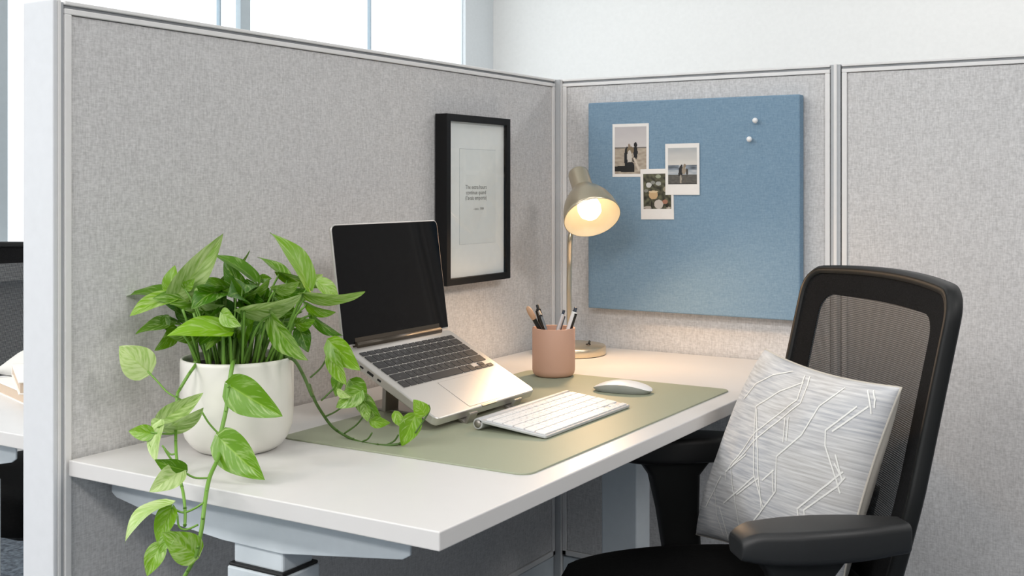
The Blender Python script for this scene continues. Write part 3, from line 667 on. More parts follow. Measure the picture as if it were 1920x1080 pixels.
# ================================================================== OFFICE CHAIR
def build_chair(label, mtx):
    ch = thing('office_chair', label, 'chair', mtx=mtx)
    SZ = .512
    # seat cushion
    b = nm(); nx, ny = 22, 22; T = []; 
    def sfun(u, v):
        x = u * .245; y = v * .25
        k = (max(abs(u), abs(v)) ** 1); r = math.hypot(u, v); 
        s = .93 + .07 * (1 - (u * u * v * v))
        e_ = max(0, max(abs(u), abs(v)) - .78) / .22
        z = SZ - .022 * e_ ** 2.6 - .012 * max(0, u) ** 3
        sq = 1 - .16 * (u * u * v * v) ** .8
        return Vector((x * sq * s, y * sq * s, z))
    top = [[b.verts.new(sfun(-1 + 2 * i / nx, -1 + 2 * j / ny)) for j in range(ny + 1)] for i in range(nx + 1)]
    for i in range(nx):
        for j in range(ny): f = b.faces.new((top[i][j], top[i + 1][j], top[i + 1][j + 1], top[i][j + 1])); f.smooth = True
    rim = [top[i][0] for i in range(nx + 1)] + [top[nx][j] for j in range(1, ny + 1)] + [top[i][ny] for i in range(nx - 1, -1, -1)] + [top[0][j] for j in range(ny - 1, 0, -1)]
    lo = [b.verts.new((v.co.x * .97, v.co.y * .97, SZ - .072)) for v in rim]
    for i in range(len(rim)): f = b.faces.new((rim[i], rim[(i + 1) % len(rim)], lo[(i + 1) % len(rim)], lo[i])); f.smooth = True
    b.faces.new(lo); obj('seat', b, M['seatblk'], ch, local=True)
    b = nm(); prism(b, rrect(-.19, .19, -.19, .19, .05, 5), SZ - .085, SZ - .070); box(b, -.11, .09, -.07, .07, SZ - .125, SZ - .085); obj('seat_pan', b, M['chairblk'], ch, bevel=.006, local=True)
    # backrest
    Wb = .238; ZT_, ZL = .983, .545
    def bx_(y, z): return -.169 - .225 * (z - .6) - .030 * (1 - (y / Wb) ** 2) + .02 * max(0, .64 - z) ** 1.5 * 4
    def outline(inset, rad, arch=.010, n=8, bot=ZL, top=None):
        pts = []; W = Wb - inset; zt = ZT_ - (inset if top is None else top); zl = bot + inset
        for (sy, cy, cz, a0) in ((1, W - rad, zt - rad, 0), (-1, -W + rad, zt - rad, 90), (-1, -W + rad * .8, zl + rad * .8, 180), (1, W - rad * .8, zl + rad * .8, 270)):
            rr = rad if a0 < 180 else rad * .8
            for i in range(n + 1):
                a = math.radians(a0 + 90 * i / n); pts.append([cy + rr * math.cos(a), cz + rr * math.sin(a)])
        # densify long runs
        out = []
        for i in range(len(pts)):
            p, q = pts[i], pts[(i + 1) % len(pts)]; d = math.hypot(q[0] - p[0], q[1] - p[1]); k = max(1, int(d / .025))
            for j in range(k): out.append((p[0] + (q[0] - p[0]) * j / k, p[1] + (q[1] - p[1]) * j / k))
        res = []
        for y, z in out:
            if z > .8: z += arch * (1 - (y / Wb) ** 2) * (z - .8) / .18
            taper = 1 - .10 * max(0, .70 - z) / .15
            res.append((y * taper, z))
        return res
    on = outline(0, .042)
    def band(bm, A, B, dxa, dxb, mi=0):
        ra = [bm.verts.new((bx_(y, z) + dxa, y, z)) for y, z in A]; rb = [bm.verts.new((bx_(y, z) + dxb, y, z)) for y, z in B]; n = len(A)
        for i in range(n): f = bm.faces.new((ra[i], ra[(i + 1) % n], rb[(i + 1) % n], rb[i])); f.smooth = True; f.material_index = mi
    def resample(A, n):
        P = A + [A[0]]; L = [0]
        for i in range(len(A)): L.append(L[-1] + math.hypot(P[i + 1][0] - P[i][0], P[i + 1][1] - P[i][1]))
        out = []; k = 0
        for j in range(n):
            s = L[-1] * j / n
            while L[k + 1] < s: k += 1
            t = (s - L[k]) / (L[k + 1] - L[k] + 1e-9); out.append((P[k][0] + (P[k + 1][0] - P[k][0]) * t, P[k][1] + (P[k + 1][1] - P[k][1]) * t))
        return out
    def aligned(A, n=160):   # param by angle from the centre so that bands do not twist
        R_ = resample(A, 720); c = (0, .77); ang = [(math.atan2(p[1] - c[1], p[0] - c[0]), p) for p in R_]; ang.sort(); out = []; k = 0
        for j in range(n):
            a = -PI + 2 * PI * (j + .5) / n
            out.append(min(ang, key=lambda t: abs(t[0] - a))[1])
        return out
    O0 = aligned(outline(0, .042)); O1 = aligned(outline(.004, .039)); O2 = aligned(outline(.013, .034)); O3 = aligned(outline(.060, .03, arch=.007, bot=.56, top=.046))
    b = nm()
    band(b, O1, O2, .006, .006); band(b, O0, O1, .001, .006); band(b, O0, O0, .001, -.014); band(b, O0, O1, -.014, -.018); band(b, O1, O2, -.018, -.018); band(b, O2, O2, -.018, .006)
    bmesh.ops.remove_doubles(b, verts=b.verts, dist=1e-5); bk_ = obj('back_frame', b, M['chairblk'], ch, local=True)
    b = nm(); band(b, O1, aligned(outline(.0052, .0385)), .0068, .0068); obj('back_piping', b, M['piping'], bk_, local=True)
    b = nm(); band(b, O2, O3, .004, .003); band(b, O2, O3, -.002, -.001); obj('back_border', b, M['bordblk'], bk_, local=True)
    b = nm(); C0 = aligned(outline(.058, .03, arch=.007, bot=.56, top=.044)); rings = []
    for s in [1 - .1 * i for i in range(10)] + [.02]:
        rings.append([b.verts.new((bx_(y * s, .77 + (z - .77) * s) + .002, y * s, .77 + (z - .77) * s)) for y, z in C0])
    for A, B in zip(rings, rings[1:]):
        for i in range(len(A)): f = b.faces.new((A[i], A[(i + 1) % len(A)], B[(i + 1) % len(A)], B[i])); f.smooth = True
    b.faces.new(rings[-1]); obj('back_mesh', b, M['net'], bk_, local=True)
    b = nm(); pth = smooth_path([(-.05, 0, SZ - .10), (-.16, 0, SZ - .11), (-.225, 0, SZ - .05), (-.232, 0, .60), (-.245, 0, .66)], 6); tube(b, pth, [.022] * len(pth), 14); obj('back_upright', b, M['chairblk'], ch, local=True)
    # armrests
    for s in (1, -1):
        ar = bpy.data.objects.new('armrest', None); COL.objects.link(ar); ar.parent = ch
        yc = s * .262
        b = nm(); n_ = 28; secs = []
        for i in range(n_ + 1):
            t = i / n_; x = .070 - t * .235
            hw = .034 + .010 * math.sin(PI * min(1, t * 1.1)) - .004 * t; hw *= min(1, (max(0, math.sin(PI * (.06 + .88 * t)))) ** .2 + .03)
            zt = .683 + .004 * math.sin(PI * t) - .010 * (1 - min(1, t / .12)) ** 2; zb_ = .643 + .004 * (1 - min(1, t / .2)) ** 2
            rr = rrect(-hw, hw, zb_, zt, .010, 4); secs.append([b.verts.new((x, yc + p[0] + s * .006 * math.sin(PI * t), p[1])) for p in rr])
        for A, B in zip(secs, secs[1:]):
            for k in range(len(A)): f = b.faces.new((A[k], A[(k + 1) % len(A)], B[(k + 1) % len(A)], B[k])); f.smooth = True
        b.faces.new(secs[0][::-1]); b.faces.new(secs[-1]); obj('arm_pad', b, M['armblk'], ar, local=True, bevel=.003)
        b = nm(); secs = []
        for (x0, x1, z, yy, th) in ((.058, -.098, .652, 0, .02), (.040, -.078, .640, 0, .02), (.026, -.062, .620, 0, .019), (.012, -.062, .56, .002, .017), (.002, -.066, .50, .004, .016), (-.008, -.070, .43, .004, .016), (-.014, -.074, .405, -.02, .016)):
            rr = rrect(x1, x0, -th, th, .008, 3); secs.append([b.verts.new((p[0], yc + s * yy + p[1], z)) for p in rr])
        for A, B in zip(secs, secs[1:]):
            for k in range(len(A)): f = b.faces.new((A[k], A[(k + 1) % len(A)], B[(k + 1) % len(A)], B[k])); f.smooth = True
        b.faces.new(secs[0][::-1]); b.faces.new(secs[-1]); obj('arm_post', b, M['chairblk'], ar, local=True)
        b = nm(); box(b, -.07, -.014, min(0, s * .262), max(0, s * .262), .392, .408); obj('arm_bracket', b, M['chairblk'], ar, local=True, bevel=.003)
    # gas lift, star base, casters
    b = nm(); lathe(b, [(0, .09), (.028, .09), (.028, .25), (.018, .25), (.018, .38), (0, .38)], 28); obj('gas_lift', b, M['chairblk'], ch, local=True)
    b = nm(); lathe(b, [(0, .075), (.035, .075), (.045, .10), (.035, .13), (0, .135)], 28); obj('base_hub', b, M['chairblk'], ch, local=True)
    for k in range(5):
        a = 2 * PI * k / 5 + .35; R_ = Matrix.Rotation(a, 4, 'Z')
        b = nm(); prism(b, [(.02, .085), (.30, .066), (.31, .074), (.31, .086), (.02, .128)], -.018, .018, axis=1); b.transform(R_); obj('base_arm', b, M['chairblk'], ch, local=True, bevel=.005)
        b = nm(); 
        for yy in (-.016, .008): lathe(b, [(0, 0), (.026, 0), (.027, .002), (.027, .007), (.026, .009), (0, .009)], 24, mtx=Matrix.Rotation(-PI / 2, 4, 'X'), c=(.30, yy, .0275))
        tube(b, [(.30, 0, .03), (.30, 0, .072)], .006, 10); b.transform(R_); obj('caster', b, M['blackplastic'], ch, local=True)
    return ch
CHM = Matrix.Translation((.723, -.794, 0)) @ Matrix.Rotation(math.radians(-138.4), 4, 'Z')
chair = build_chair('black mesh-back office chair holding the patterned cushion, facing the desk', CHM)
c2 = copy_tree(chair); c2['label'] = 'black office chair at the neighbouring desk, half hidden by the white end post'
yend = onx(48, 475, -1.02).y
c2.matrix_basis = Matrix.Translation((-.785, yend - .110, 0))

# ================================================================== CUSHION
cu = thing('throw_cushion', 'square grey cushion with white geometric lines leaning on the chair back', 'cushion', mtx=CHM @ Matrix.Translation((-.1, 0, SZ_ if False else .492)))
CT = {'TL': Vector(atd(1435, 655, 1.93)), 'TR': Vector(atd(1690, 727, 1.54)), 'BL': Vector(atd(1306, 1002, 2.00)), 'BR': Vector(atd(1578, 1112, 1.62))}
cn = ((CT['TR'] - CT['TL']).cross(CT['TL'] - CT['BL'])).normalized()
if cn.dot(CAM - CT['TL']) < 0: cn = -cn
def cush(u, v, side):
    """u 0..1 left-right, v 0..1 bottom-top; side +1 front, -1 back"""
    a, c = 2 * u - 1, 2 * v - 1
    # edges bow inwards between the corners
    k = .035
    uu = .5 + (a * (1 - k * 2 * (1 - c * c))) / 2; vv = .5 + (c * (1 - k * 2 * (1 - a * a))) / 2
    P = CT['BL'].lerp(CT['BR'], uu).lerp(CT['TL'].lerp(CT['TR'], uu), vv)
    q = max(0, (1 - a * a)) * max(0, (1 - c * c)); th = (q ** .42)
    amp = .068 if side > 0 else .052
    wr = noise.noise(Vector((u * 3.1, v * 2.3, side * 3))) * .010 * th + noise.noise(Vector((u * 9 + v * 4, v * 3, side))) * .0035 * th
    return P + cn * side * (amp * th + wr * side * 1)
b = nm(); uvl = b.loops.layers.uv.new('UVMap'); n = 44
G = [[b.verts.new(cush(.5 - .5 * math.cos(PI * i / n), .5 - .5 * math.cos(PI * j / n), 1)) for j in range(n + 1)] for i in range(n + 1)]
for i in range(n):
    for j in range(n):
        f = b.faces.new((G[i][j], G[i + 1][j], G[i + 1][j + 1], G[i][j + 1])); f.smooth = True
        for lp, (ii, jj) in zip(f.loops, ((i, j), (i + 1, j), (i + 1, j + 1), (i, j + 1))): lp[uvl].uv = (.5 - .5 * math.cos(PI * ii / n), .5 - .5 * math.cos(PI * jj / n))
# stitched white lines, traced as bands lying on the cloth
def proj(P):
    v = P - CAM; d = v.dot(FW); return (960 + F * v.dot(RT) / d, 348 - F * v.z / d)
def px2uv(x, y, g):
    """point of the cushion front seen in direction (x, y) of the cushion close-up"""
    X = 1300 + x / 2.4546; Y = 640 + y / 2.4546; u, v = g; h_ = .004
    for _ in range(14):
        p0 = proj(cush(u, v, 1)); pu = proj(cush(u + h_, v, 1)); pv = proj(cush(u, v + h_, 1))
        a, b_, c, d = (pu[0] - p0[0]) / h_, (pv[0] - p0[0]) / h_, (pu[1] - p0[1]) / h_, (pv[1] - p0[1]) / h_; det = a * d - b_ * c
        if abs(det) < 1: break
        ex, ey = X - p0[0], Y - p0[1]; u += .6 * (d * ex - b_ * ey) / det; v += .6 * (a * ey - c * ex) / det; u = max(.02, min(.97, u)); v = max(.02, min(.97, v))
    p0 = proj(cush(u, v, 1)); return (u, v) if math.hypot(p0[0] - X, p0[1] - Y) < 7 else None
LINES = [[(545, 160), (495, 285), (300, 440), (175, 580), (180, 650), (215, 860)], [(515, 160), (480, 270), (290, 415), (155, 600)], [(700, 215), (580, 300), (500, 430), (385, 530), (380, 690), (270, 840)],
         [(365, 590), (370, 700)], [(290, 300), (280, 450), (280, 610), (325, 770)], [(293, 310), (300, 610), (315, 770)], [(510, 190), (400, 230), (290, 300)], [(460, 140), (370, 155), (290, 195), (235, 265)],
         [(440, 350), (430, 460)], [(425, 350), (415, 465)], [(755, 300), (610, 410), (608, 480), (660, 640), (715, 820)], [(808, 300), (640, 415)], [(655, 520), (685, 640), (742, 780)],
         [(850, 465), (690, 600), (480, 770), (486, 830)], [(805, 545), (660, 670), (510, 775), (515, 830)], [(805, 225), (818, 310), (855, 390)], [(832, 225), (850, 350), (872, 400)],
         [(140, 745), (285, 620)], [(200, 705), (300, 630)], [(100, 680), (110, 800), (160, 940)], [(122, 760), (150, 860), (178, 950)], [(295, 1000), (300, 1085)], [(283, 1000), (286, 1085)],
         [(390, 1085), (440, 1040), (505, 1020)], [(420, 1085), (455, 1050), (520, 1035)], [(318, 640), (372, 592)], [(690, 640), (650, 560)], [(245, 520), (150, 600), (150, 640)], [(690, 625), (760, 800)],
         [(560, 880), (600, 960), (520, 1040)], [(330, 880), (420, 960), (300, 1040)], [(200, 900), (260, 1010)], [(130, 620), (60, 760)], [(820, 560), (900, 520)]]
wl = .0012
for ln in LINES:
    sp = []; g = (.5, .5)
    for p, q in zip(ln, ln[1:] + [ln[-1]]):
        for k in range(3):
            x_, y_ = p[0] + (q[0] - p[0]) * k / 3, p[1] + (q[1] - p[1]) * k / 3
            r = px2uv(x_, y_, (max(.05, min(.95, (x_ - 60 + (y_ - 300) * .25) / 850)), max(.05, min(.95, 1 - (y_ - 100) / 900))))
            if r: sp.append(r)
            if p == q: break
    if len(sp) < 2: continue
    pts = []
    for p, q in zip(sp, sp[1:]):
        for k in range(14): pts.append((p[0] + (q[0] - p[0]) * k / 14, p[1] + (q[1] - p[1]) * k / 14))
    pts.append(sp[-1]); pts = [p for p in pts if .015 < p[0] < .985 and .015 < p[1] < .985]; prev = None
    for i, p in enumerate(pts):
        q = pts[min(i + 1, len(pts) - 1)]; o_ = pts[max(i - 1, 0)]; P0 = cush(*o_, 1); P1 = cush(*q, 1); t = (P1 - P0)
        if t.length < 1e-7: continue
        e1 = (cush(p[0] + .004, p[1], 1) - cush(p[0] - .004, p[1], 1)); e2 = (cush(p[0], p[1] + .004, 1) - cush(p[0], p[1] - .004, 1)); nr = e1.cross(e2).normalized(); nr = nr if nr.dot(cn) > 0 else -nr
        sd = t.normalized().cross(nr) * wl; P = cush(*p, 1) + nr * .0010; cur = (b.verts.new(P + sd), b.verts.new(P - sd))
        if prev: f = b.faces.new((prev[0], prev[1], cur[1], cur[0])); f.material_index = 1; f.smooth = True
        prev = cur
obj('front_cover', b, [M['cush'], M['threads']], cu, local=False)
b = nm(); n = 26
G = [[b.verts.new(cush(.5 - .5 * math.cos(PI * i / n), .5 - .5 * math.cos(PI * j / n), -1)) for j in range(n + 1)] for i in range(n + 1)]
for i in range(n):
    for j in range(n): f = b.faces.new((G[i][j], G[i + 1][j], G[i + 1][j + 1], G[i][j + 1])); f.smooth = True
obj('back_cover', b, M['cushback'], cu)
b = nm(); ed = [(t, 0) for t in [i / 30 for i in range(30)]] + [(1, i / 30) for i in range(30)] + [(1 - i / 30, 1) for i in range(30)] + [(0, 1 - i / 30) for i in range(31)]
tube(b, [cush(u, v, 1) for u, v in ed], .0018, 8); obj('seam_piping', b, M['cushback'], cu)

# ================================================================== POTTED PLANT
PC = Vector((.150, -1.223, DZ1))
pt = thing('potted_pothos', 'trailing pothos in a white ceramic pot on the left of the desk', 'plant', PC)
RP = .0815
b = nm(); lathe(b, [(0, 0), (.052, 0), (.057, .0015), (.066, .008), (.0745, .020), (.0795, .036), (.0812, .055), (.0815, .09), (.0812, .128), (.0805, .133), (.0788, .1345), (.0770, .133), (.0762, .128), (.0762, .03), (.05, .01), (0, .01)], 80)
obj('pot', b, M['pot'], pt, local=True)
b = nm(); lathe(b, [(0, .126), (.03, .1255), (.0762, .122)], 40); obj('soil', b, M['soil'], pt, local=True)
fol = nm(); fuv = fol.loops.layers.uv.new('UVMap'); fcl = fol.loops.layers.float_color.new('Col')
def leaf(bm, uvl, cl, B, T, wobs, roll=1, pale=.3, bright=.5, droop=.18, fold=.25):
    """heart-shaped leaf from base B to tip T, wobs = width seen from the front"""
    ax_ = T - B; L = ax_.length; a = ax_.normalized(); view = (CAM - (B + T) / 2).normalized()
    wreal = max(wobs, min(.66 * L, wobs * 2.2)); c = min(1, wobs / wreal); ang = math.acos(c) * roll; wreal = wobs / max(.3, math.cos(ang))
    side = a.cross(view).normalized(); nrm = side.cross(a).normalized()
    q = Matrix.Rotation(ang, 3, a); side = q @ side; nrm = q @ nrm
    if nrm.z < 0 and abs(nrm.z) > .75: nrm = nrm
    ns, nt_ = 8, 14; rnd = random.random(); grid = []
    tw = random.uniform(-.25, .25)
    for i in range(nt_ + 1):
        t = i / nt_; tt = t
        # width profile: broad near the base, long taper to a drawn-out tip
        wp = (math.sin(PI * min(1, tt ** .62)) ** .8) * (1 - .12 * tt) if 0 < tt < 1 else 0
        wp = max(wp, .02 if tt < 1 else 0.002)
        row = []
        for j in range(-ns, ns + 1):
            s = j / ns; lobe = -.10 * L * (abs(s) ** 1.5) * max(0, 1 - tt * 3.2)
            x = s * wp * wreal / 2
            z = fold * abs(x) * .9 - droop * L * (tt - .5) ** 2 * 1.6 + droop * L * .4 + math.sin(tt * 9 + rnd * 6 + s * 2) * .012 * L * abs(s) + tw * x * (tt - .4)
            row.append(bm.verts.new(B + a * (tt * L + lobe) + side * x + nrm * (z - droop * L * .0)))
        grid.append(row)
    off = nrm * (-(droop * L * .4 - droop * L * .4))
    for i in range(nt_):
        for j in range(2 * ns):
            f = bm.faces.new((grid[i][j], grid[i][j + 1], grid[i + 1][j + 1], grid[i + 1][j])); f.smooth = True
            for lp, (ii, jj) in zip(f.loops, ((i, j), (i, j + 1), (i + 1, j + 1), (i + 1, j))):
                lp[uvl].uv = (jj / (2 * ns), ii / nt_); lp[cl] = (pale, rnd, bright, 1)
def C1(x, y): return (180 + x / 2.7, 400 + y / 2.7)
def C2(x, y): return (180 + x / 2.8235, 720 + y / 2.8235)
D0 = 1.665
def A1(x, y, dd=0): return atd(*C1(x, y), D0 + dd)
def A2(x, y, dd=0): return atd(*C2(x, y), D0 + dd)
# crown leaves: base, tip (traced), width, depth offsets base/tip, roll, pale, bright
CR = [
 ((395, 430), (645, 100), 150, .00, -.02, .2, .75, .6), ((375, 400), (400, 262), 85, .02, .03, -1, .2, .8), ((400, 405), (112, 432), 50, .04, .04, 1, .15, .3), ((400, 425), (168, 522), 88, .00, -.03, 1, .45, .8),
 ((390, 555), (200, 612), 72, .02, .0, 1, .2, .35), ((400, 585), (296, 695), 82, .01, -.02, -1, .15, .45), ((670, 598), (352, 625), 108, -.06, -.10, 1, .2, .85), ((610, 530), (490, 325), 135, -.01, .02, 1, .3, .25),
 ((810, 345), (582, 208), 66, .03, .03, 1, .1, .25), ((600, 360), (778, 188), 46, .06, .08, 1, .1, .2), ((760, 400), (650, 235), 105, .04, .05, -1, .1, .15), ((735, 490), (1040, 412), 104, -.05, -.07, 1, .75, .5),
 ((1075, 372), (880, 98), 105, .0, -.02, 1, .25, .8), ((970, 335), (815, 222), 52, .04, .05, 1, .2, .4), ((1050, 405), (1362, 398), 66, -.02, -.05, 1, .45, .6), ((905, 385), (1030, 345), 72, -.02, -.04, 1, .5, .6),
 ((1065, 462), (1215, 500), 58, -.02, -.04, 1, .2, .5), ((1120, 345), (1230, 445), 82, .02, .03, -1, .55, .9), ((1090, 512), (1252, 618), 56, .0, -.02, 1, .1, .1), ((885, 515), (1075, 745), 110, -.05, -.07, 1, .4, .4),
 ((1030, 585), (1075, 705), 95, .01, .0, 1, .1, .12), ((640, 505), (735, 572), 82, -.06, -.08, 1, .5, .75), ((690, 585), (555, 695), 64, -.03, -.05, 1, .15, .7), ((490, 440), (650, 465), 50, -.03, -.03, 1, .8, .7),
 ((775, 545), (745, 700), 74, -.02, -.03, 1, .15, .35), ((840, 535), (780, 632), 76, -.01, -.02, 1, .1, .12), ((470, 545), (405, 430), 95, .03, .03, 1, .15, .15), ((930, 300), (1205, 355), 60, .04, .05, 1, .2, .4),
 ((860, 385), (700, 470), 105, .04, .05, -1, .1, .1), ((560, 440), (600, 330), 90, .05, .06, 1, .1, .12), ((990, 480), (900, 420), 95, .03, .02, 1, .15, .35), ((1010, 560), (1110, 540), 80, .0, -.02, 1, .2, .4),
 ((640, 600), (700, 500), 80, .02, .01, 1, .1, .2), ((450, 620), (520, 540), 80, .03, .02, -1, .1, .2), ((920, 640), (985, 600), 70, .0, .0, 1, .35, .5), ((860, 480), (1000, 500), 85, .01, .02, 1, .15, .25),
 ((830, 330), (890, 330), 50, .05, .05, 1, .1, .3), ((1040, 440), (1050, 310), 60, .02, .02, 1, .3, .6), ((560, 520), (680, 560), 70, .0, .0, 1, .1, .25), ((700, 420), (640, 360), 60, .06, .07, 1, .1, .3), ((740, 440), (880, 330), 54, -.01, -.01, 1, .3, .5),
 ((350, 520), (365, 600), 55, .02, .01, 1, .2, .3), ((1090, 330), (1150, 310), 40, .03, .03, 1, .7, .9), ((450, 380), (500, 330), 60, -.01, -.02, 1, .3, .7), ((980, 660), (1060, 740), 40, -.03, -.05, 1, .6, .7), ((800, 400), (760, 330), 50, .02, .02, 1, .1, .2), ((640, 450), (600, 420), 60, .01, .01, 1, .2, .2)]
random.seed(21)
sb = nm()
for k, (bs, tp_, wd, d0, d1, rl, pale, br) in enumerate(CR):
    B = A1(*bs, d0); T = A1(*tp_, d1); leaf(fol, fuv, fcl, B, T, wd / 2.7 / F * D0, rl, pale, br)
    a = random.uniform(0, 2 * PI); rr = random.uniform(.15, .9) * .068
    # petiole from the soil, arching out to the leaf base
    rel = B - PC; S0 = PC + Vector((max(-.065, min(.065, rel.x * .6 + random.uniform(-.02, .02))), max(-.065, min(.065, rel.y * .6 + random.uniform(-.02, .02))), .122))
    if (S0 - PC).xy.length > .07: S0 = PC + Vector(((S0 - PC).x * .8, (S0 - PC).y * .8, .122))
    mid = S0.lerp(B, .55) + Vector((0, 0, .018)); tube(sb, smooth_path([S0, mid, B], 5), [.0022] * 5 + [.0016] * 5 + [.0013], 7)
# darker back leaves that fill the crown
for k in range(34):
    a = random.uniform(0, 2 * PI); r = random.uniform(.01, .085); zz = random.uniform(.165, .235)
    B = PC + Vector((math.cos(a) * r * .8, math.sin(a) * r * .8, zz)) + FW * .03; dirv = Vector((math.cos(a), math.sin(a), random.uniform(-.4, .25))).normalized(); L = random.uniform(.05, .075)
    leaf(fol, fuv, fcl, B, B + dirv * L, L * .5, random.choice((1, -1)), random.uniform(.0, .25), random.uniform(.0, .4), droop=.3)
    S0 = PC + Vector((math.cos(a) * r * .55, math.sin(a) * r * .55, .122)); tube(sb, smooth_path([S0, S0.lerp(B, .5) + Vector((0, 0, .01)), B], 4), .0015, 6)
for k in range(26):
    a = random.uniform(0, 2 * PI); r = random.uniform(.01, .066); S0 = PC + Vector((math.cos(a) * r, math.sin(a) * r, .122)); E_ = PC + Vector((math.cos(a) * r * 1.5, math.sin(a) * r * 1.5, random.uniform(.17, .21)))
    tube(sb, smooth_path([S0, S0.lerp(E_, .5) + Vector((0, 0, .006)), E_], 3), .0019, 6)
obj('foliage', fol, M['leaf'], pt, local=False)
obj('leaf_stalks', sb, M['stem'], pt)

def vine(main, radii, branches, leaves, m):
    b = nm(); tube(b, smooth_path(main, 8), radii, 10)
    P = smooth_path(main, 8)
    for q in P[6::9]: tube(b, [q, q + Vector((.003, -.003, .003))], [.0025, .0008], 6)      # nodes
    for br in branches: tube(b, smooth_path(br, 6), .0013, 8)
    v = obj('vine', b, m, pt)
    lb = nm(); u_ = lb.loops.layers.uv.new('UVMap'); c_ = lb.loops.layers.float_color.new('Col')
    for (B, T, wd, rl, pale, brt, dr) in leaves: leaf(lb, u_, c_, B, T, wd / F * D0, rl, pale, brt, droop=dr)
    obj('vine_leaves', lb, M['leaf'], v)
# centre vine hanging over the front of the desk
m1 = [A1(700, 745, -.02), A1(690, 772, -.085), A1(672, 880, -.105), A2(700, 20, -.115), A2(690, 130, -.125), A2(655, 290, -.15), A2(650, 380, -.18), A2(600, 500, -.24), A2(575, 640, -.30), A2(560, 760, -.315), A2(530, 900, -.32), A2(480, 1000, -.32), A2(440, 1060, -.32)]
nr = (len(m1) - 1) * 8 + 1
vine(m1, [.0031 - .0008 * i / nr for i in range(nr)],
     [[A2(660, 275, -.15), A2(600, 210, -.155), A2(562, 150, -.16)], [A2(600, 498, -.24), A2(520, 495, -.245), A2(455, 455, -.25), A2(400, 400, -.25), A2(360, 340, -.25)],
      [A2(570, 628, -.30), A2(520, 660, -.30), A2(460, 680, -.30), A2(400, 655, -.30)], [A2(655, 290, -.15), A2(640, 330, -.155), A2(660, 285, -.165)], [A2(540, 745, -.31), A2(480, 770, -.31), A2(440, 755, -.31), A2(430, 690, -.31)], [A1(690, 900, -.108), A1(676, 875, -.11), A1(682, 868, -.115)]],
     [(A1(678, 872, -.115), A1(944, 1028, -.14), 178 / 2.7, .5, .12, .45, .10), (A2(655, 285, -.165), A2(895, 508, -.20), 178 / 2.82, .5, .18, .45, .10),
      (A2(455, 452, -.25), A2(282, 572, -.27), 110 / 2.82, 1, 1.0, .7, .15), (A2(470, 455, -.25), A2(310, 400, -.26), 84 / 2.82, -1, .1, .3, .2),
      (A2(400, 640, -.30), A2(153, 842, -.33), 60 / 2.82, 1, .9, .8, .5), (A2(400, 655, -.30), A2(325, 848, -.31), 92 / 2.82, 1, .25, .8, .1),
      (A2(530, 905, -.32), A2(352, 785, -.34), 140 / 2.82, 1, .4, .7, .15), (A2(345, 850, -.32), A2(270, 1018, -.33), 88 / 2.82, 1, .35, .75, .3), (A2(400, 790, -.33), A2(335, 900, -.34), 60 / 2.82, 1, .3, .6, .2)], M['stem'])
# left vine
m2 = [A1(500, 752, -.01), A1(505, 765, -.05), A1(470, 815, -.07), A1(425, 890, -.08), A2(430, 60, -.09), A2(425, 150, -.10), A2(422, 260, -.12), A2(425, 370, -.17), A2(440, 480, -.23), A2(462, 580, -.28), A2(472, 680, -.30), A2(470, 755, -.31)]
nr = (len(m2) - 1) * 8 + 1
vine(m2, [.0024 - .0006 * i / nr for i in range(nr)],
     [[A1(432, 945, -.085), A1(365, 908, -.08), A1(310, 850, -.06), A1(262, 800, -.05)], [A2(425, 260, -.12), A2(390, 265, -.13), A2(330, 262, -.14), A2(290, 255, -.14)], [A2(420, 160, -.10), A2(380, 190, -.11), A2(345, 205, -.11)], [A2(422, 370, -.17), A2(390, 370, -.17), A2(350, 325, -.17)]],
     [(A1(265, 802, -.05), A1(118, 672, -.05), 175 / 2.7, .5, 1.0, .8, .08), (A2(345, 195, -.11), A2(568, 48, -.13), 112 / 2.82, .2, .85, .5, .12), (A2(360, 235, -.12), A2(570, 125, -.14), 84 / 2.82, 1, .7, .6, .12),
      (A2(300, 262, -.14), A2(172, 250, -.14), 82 / 2.82, 1, .3, .7, .12), (A2(345, 205, -.13), A2(318, 412, -.16), 74 / 2.82, 1, .95, .7, .2), (A2(330, 190, -.12), A2(300, 250, -.13), 60 / 2.82, 1, .8, .7, .1), (A2(300, 300, -.14), A2(330, 350, -.15), 50 / 2.82, 1, .4, .6, .1)], M['stem'])
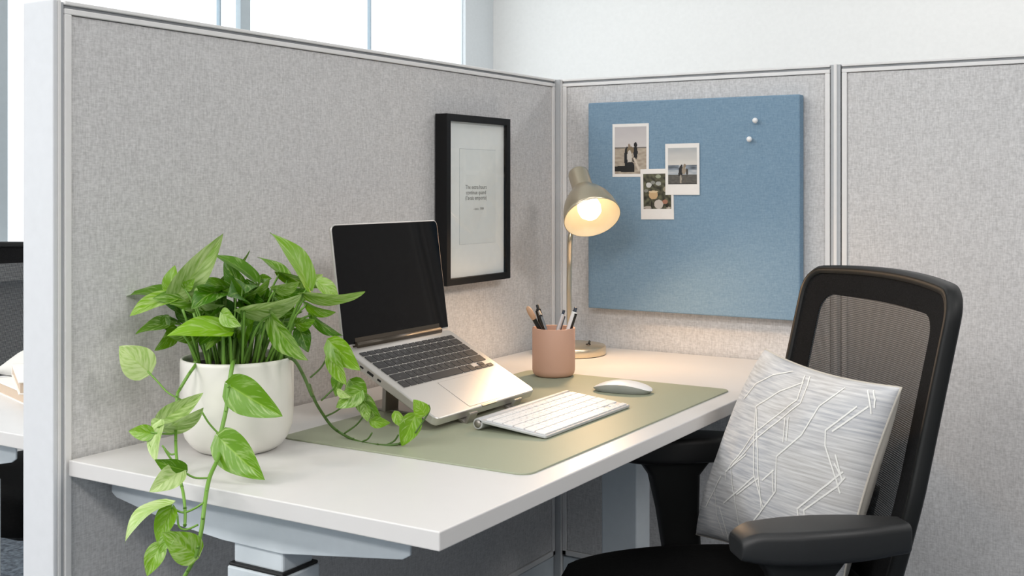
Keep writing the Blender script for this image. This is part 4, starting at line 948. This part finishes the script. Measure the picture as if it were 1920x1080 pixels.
# right vine, resting on the green mat
m3 = [A1(955, 725, -.0), A1(1005, 745, .0), A1(1050, 820, .0), A1(1095, 925, .0), A2(1130, 5, .02), A2(1160, 90, .03), A2(1205, 165, .05), A2(1250, 225, .06), A2(1310, 268, .07), A2(1400, 308, .045), A2(1520, 325, .02), A2(1620, 316, .015)]
nr = (len(m3) - 1) * 8 + 1
vine(m3, [.0026 - .0007 * i / nr for i in range(nr)],
     [[A1(1085, 832, .0), A1(1140, 780, .0), A1(1172, 720, .0), A1(1185, 660, -.01)], [A1(1140, 948, .01), A1(1190, 900, .01), A1(1225, 860, .01), A1(1245, 800, 0)], [A2(1215, 172, .05), A2(1270, 145, .04), A2(1320, 105, .03), A2(1350, 60, .02)],
      [A2(1315, 262, .06), A2(1380, 215, .05), A2(1420, 165, .04)], [A2(1410, 305, .04), A2(1440, 290, .035), A2(1462, 258, .03)], [A2(1540, 322, .02), A2(1580, 300, .02), A2(1600, 270, .01)], [A2(1690, 260, .0), A2(1730, 200, .0), A2(1765, 140, .0), A2(1760, 110, 0)]],
     [(A1(1185, 650, -.01), A1(1338, 795, -.02), 125 / 2.7, .6, .2, .7, .12), (A1(1195, 700, -.01), A1(1268, 870, -.02), 88 / 2.7, 1, .35, .7, .15), (A1(1340, 900, .0), A1(1215, 985, -.01), 110 / 2.7, 1, .35, .45, .15),
      (A1(1290, 850, .01), A1(1370, 950, .01), 110 / 2.7, -1, .2, .35, .2), (A1(1245, 800, .01), A1(1215, 930, .01), 70 / 2.7, 1, .2, .3, .2), (A2(1400, 60, .02), A2(1515, 195, .02), 100 / 2.82, 1, .2, .3, .2), (A2(1420, 110, .01), A2(1440, 200, .01), 60 / 2.82, 1, .5, .5, .2), (A2(1455, 195, .02), A2(1560, 205, .02), 66 / 2.82, 1, .2, .6, .15),
      (A2(1690, 165, .01), A2(1618, 330, .01), 120 / 2.82, .6, .2, .6, .1), (A2(1585, 150, .01), A2(1640, 240, .01), 60 / 2.82, 1, .4, .7, .1), (A2(1740, 160, -.01), A2(1680, 82, -.02), 90 / 2.82, .8, .25, .8, .1), (A1(1225, 900, -.01), A1(1290, 930, -.02), 40 / 2.7, 1, .9, .9, .1)], M['stemdk'])

# ================================================================== NEIGHBOURING DESK items
def book(label, x0, x1, y0, y1, z, rot, m):
    e = thing('book', label, 'book', ((x0 + x1) / 2, (y0 + y1) / 2, z), rot)
    a, c = (x1 - x0) / 2, (y1 - y0) / 2
    b = nm(); box(b, -a, a, -c, c, 0, .0022); box(b, -a, a, -c, c, .0198, .022); box(b, -a, -a + .0022, -c, c, .0, .022); obj('cover', b, M['bookcover'], e, local=True, bevel=.0006)
    b = nm(); box(b, -a + .003, a - .003, -c + .003, c - .003, .0023, .0197); obj('pages', b, m, e, local=True)
    return e
e_ = onz(25, 754, DZ1)
book('closed pale book with tan page edges, lower of the two books on the neighbouring desk', e_.x - .12, e_.x + .12, e_.y + .01, e_.y + .16, DZ1, math.radians(-18), M['bookpage'])
book('upper of the two books stacked on the neighbouring desk', e_.x - .115, e_.x + .11, e_.y + .02, e_.y + .16, DZ1 + .0225, math.radians(-32), M['bookpage'])
b = nm(); n = 20; q0 = onz(20, 690, DZ1 + .03)
for i in range(1): pass
cl = [[None] * (n + 1) for _ in range(n + 1)]
for i in range(n + 1):
    for j in range(n + 1):
        u, v = i / n * 2 - 1, j / n * 2 - 1; z = DZ1 + .002 + .06 * (1 - u ** 4) * (1 - v ** 4) * (.8 + .3 * nz(u * 2, v * 2)); cl[i][j] = b.verts.new((q0.x + u * .15, q0.y + .15 + v * .10, z))
for i in range(n):
    for j in range(n): f = b.faces.new((cl[i][j], cl[i + 1][j], cl[i + 1][j + 1], cl[i][j + 1])); f.smooth = True
b.faces.new([cl[i][0] for i in range(n + 1)] + [cl[n][j] for j in range(1, n + 1)] + [cl[i][n] for i in range(n - 1, -1, -1)] + [cl[0][j] for j in range(n - 1, 0, -1)])
o = obj('folded_cloth', b, M['cloth']); tag(o, 'off-white folded cloth behind the books on the neighbouring desk', 'cloth')
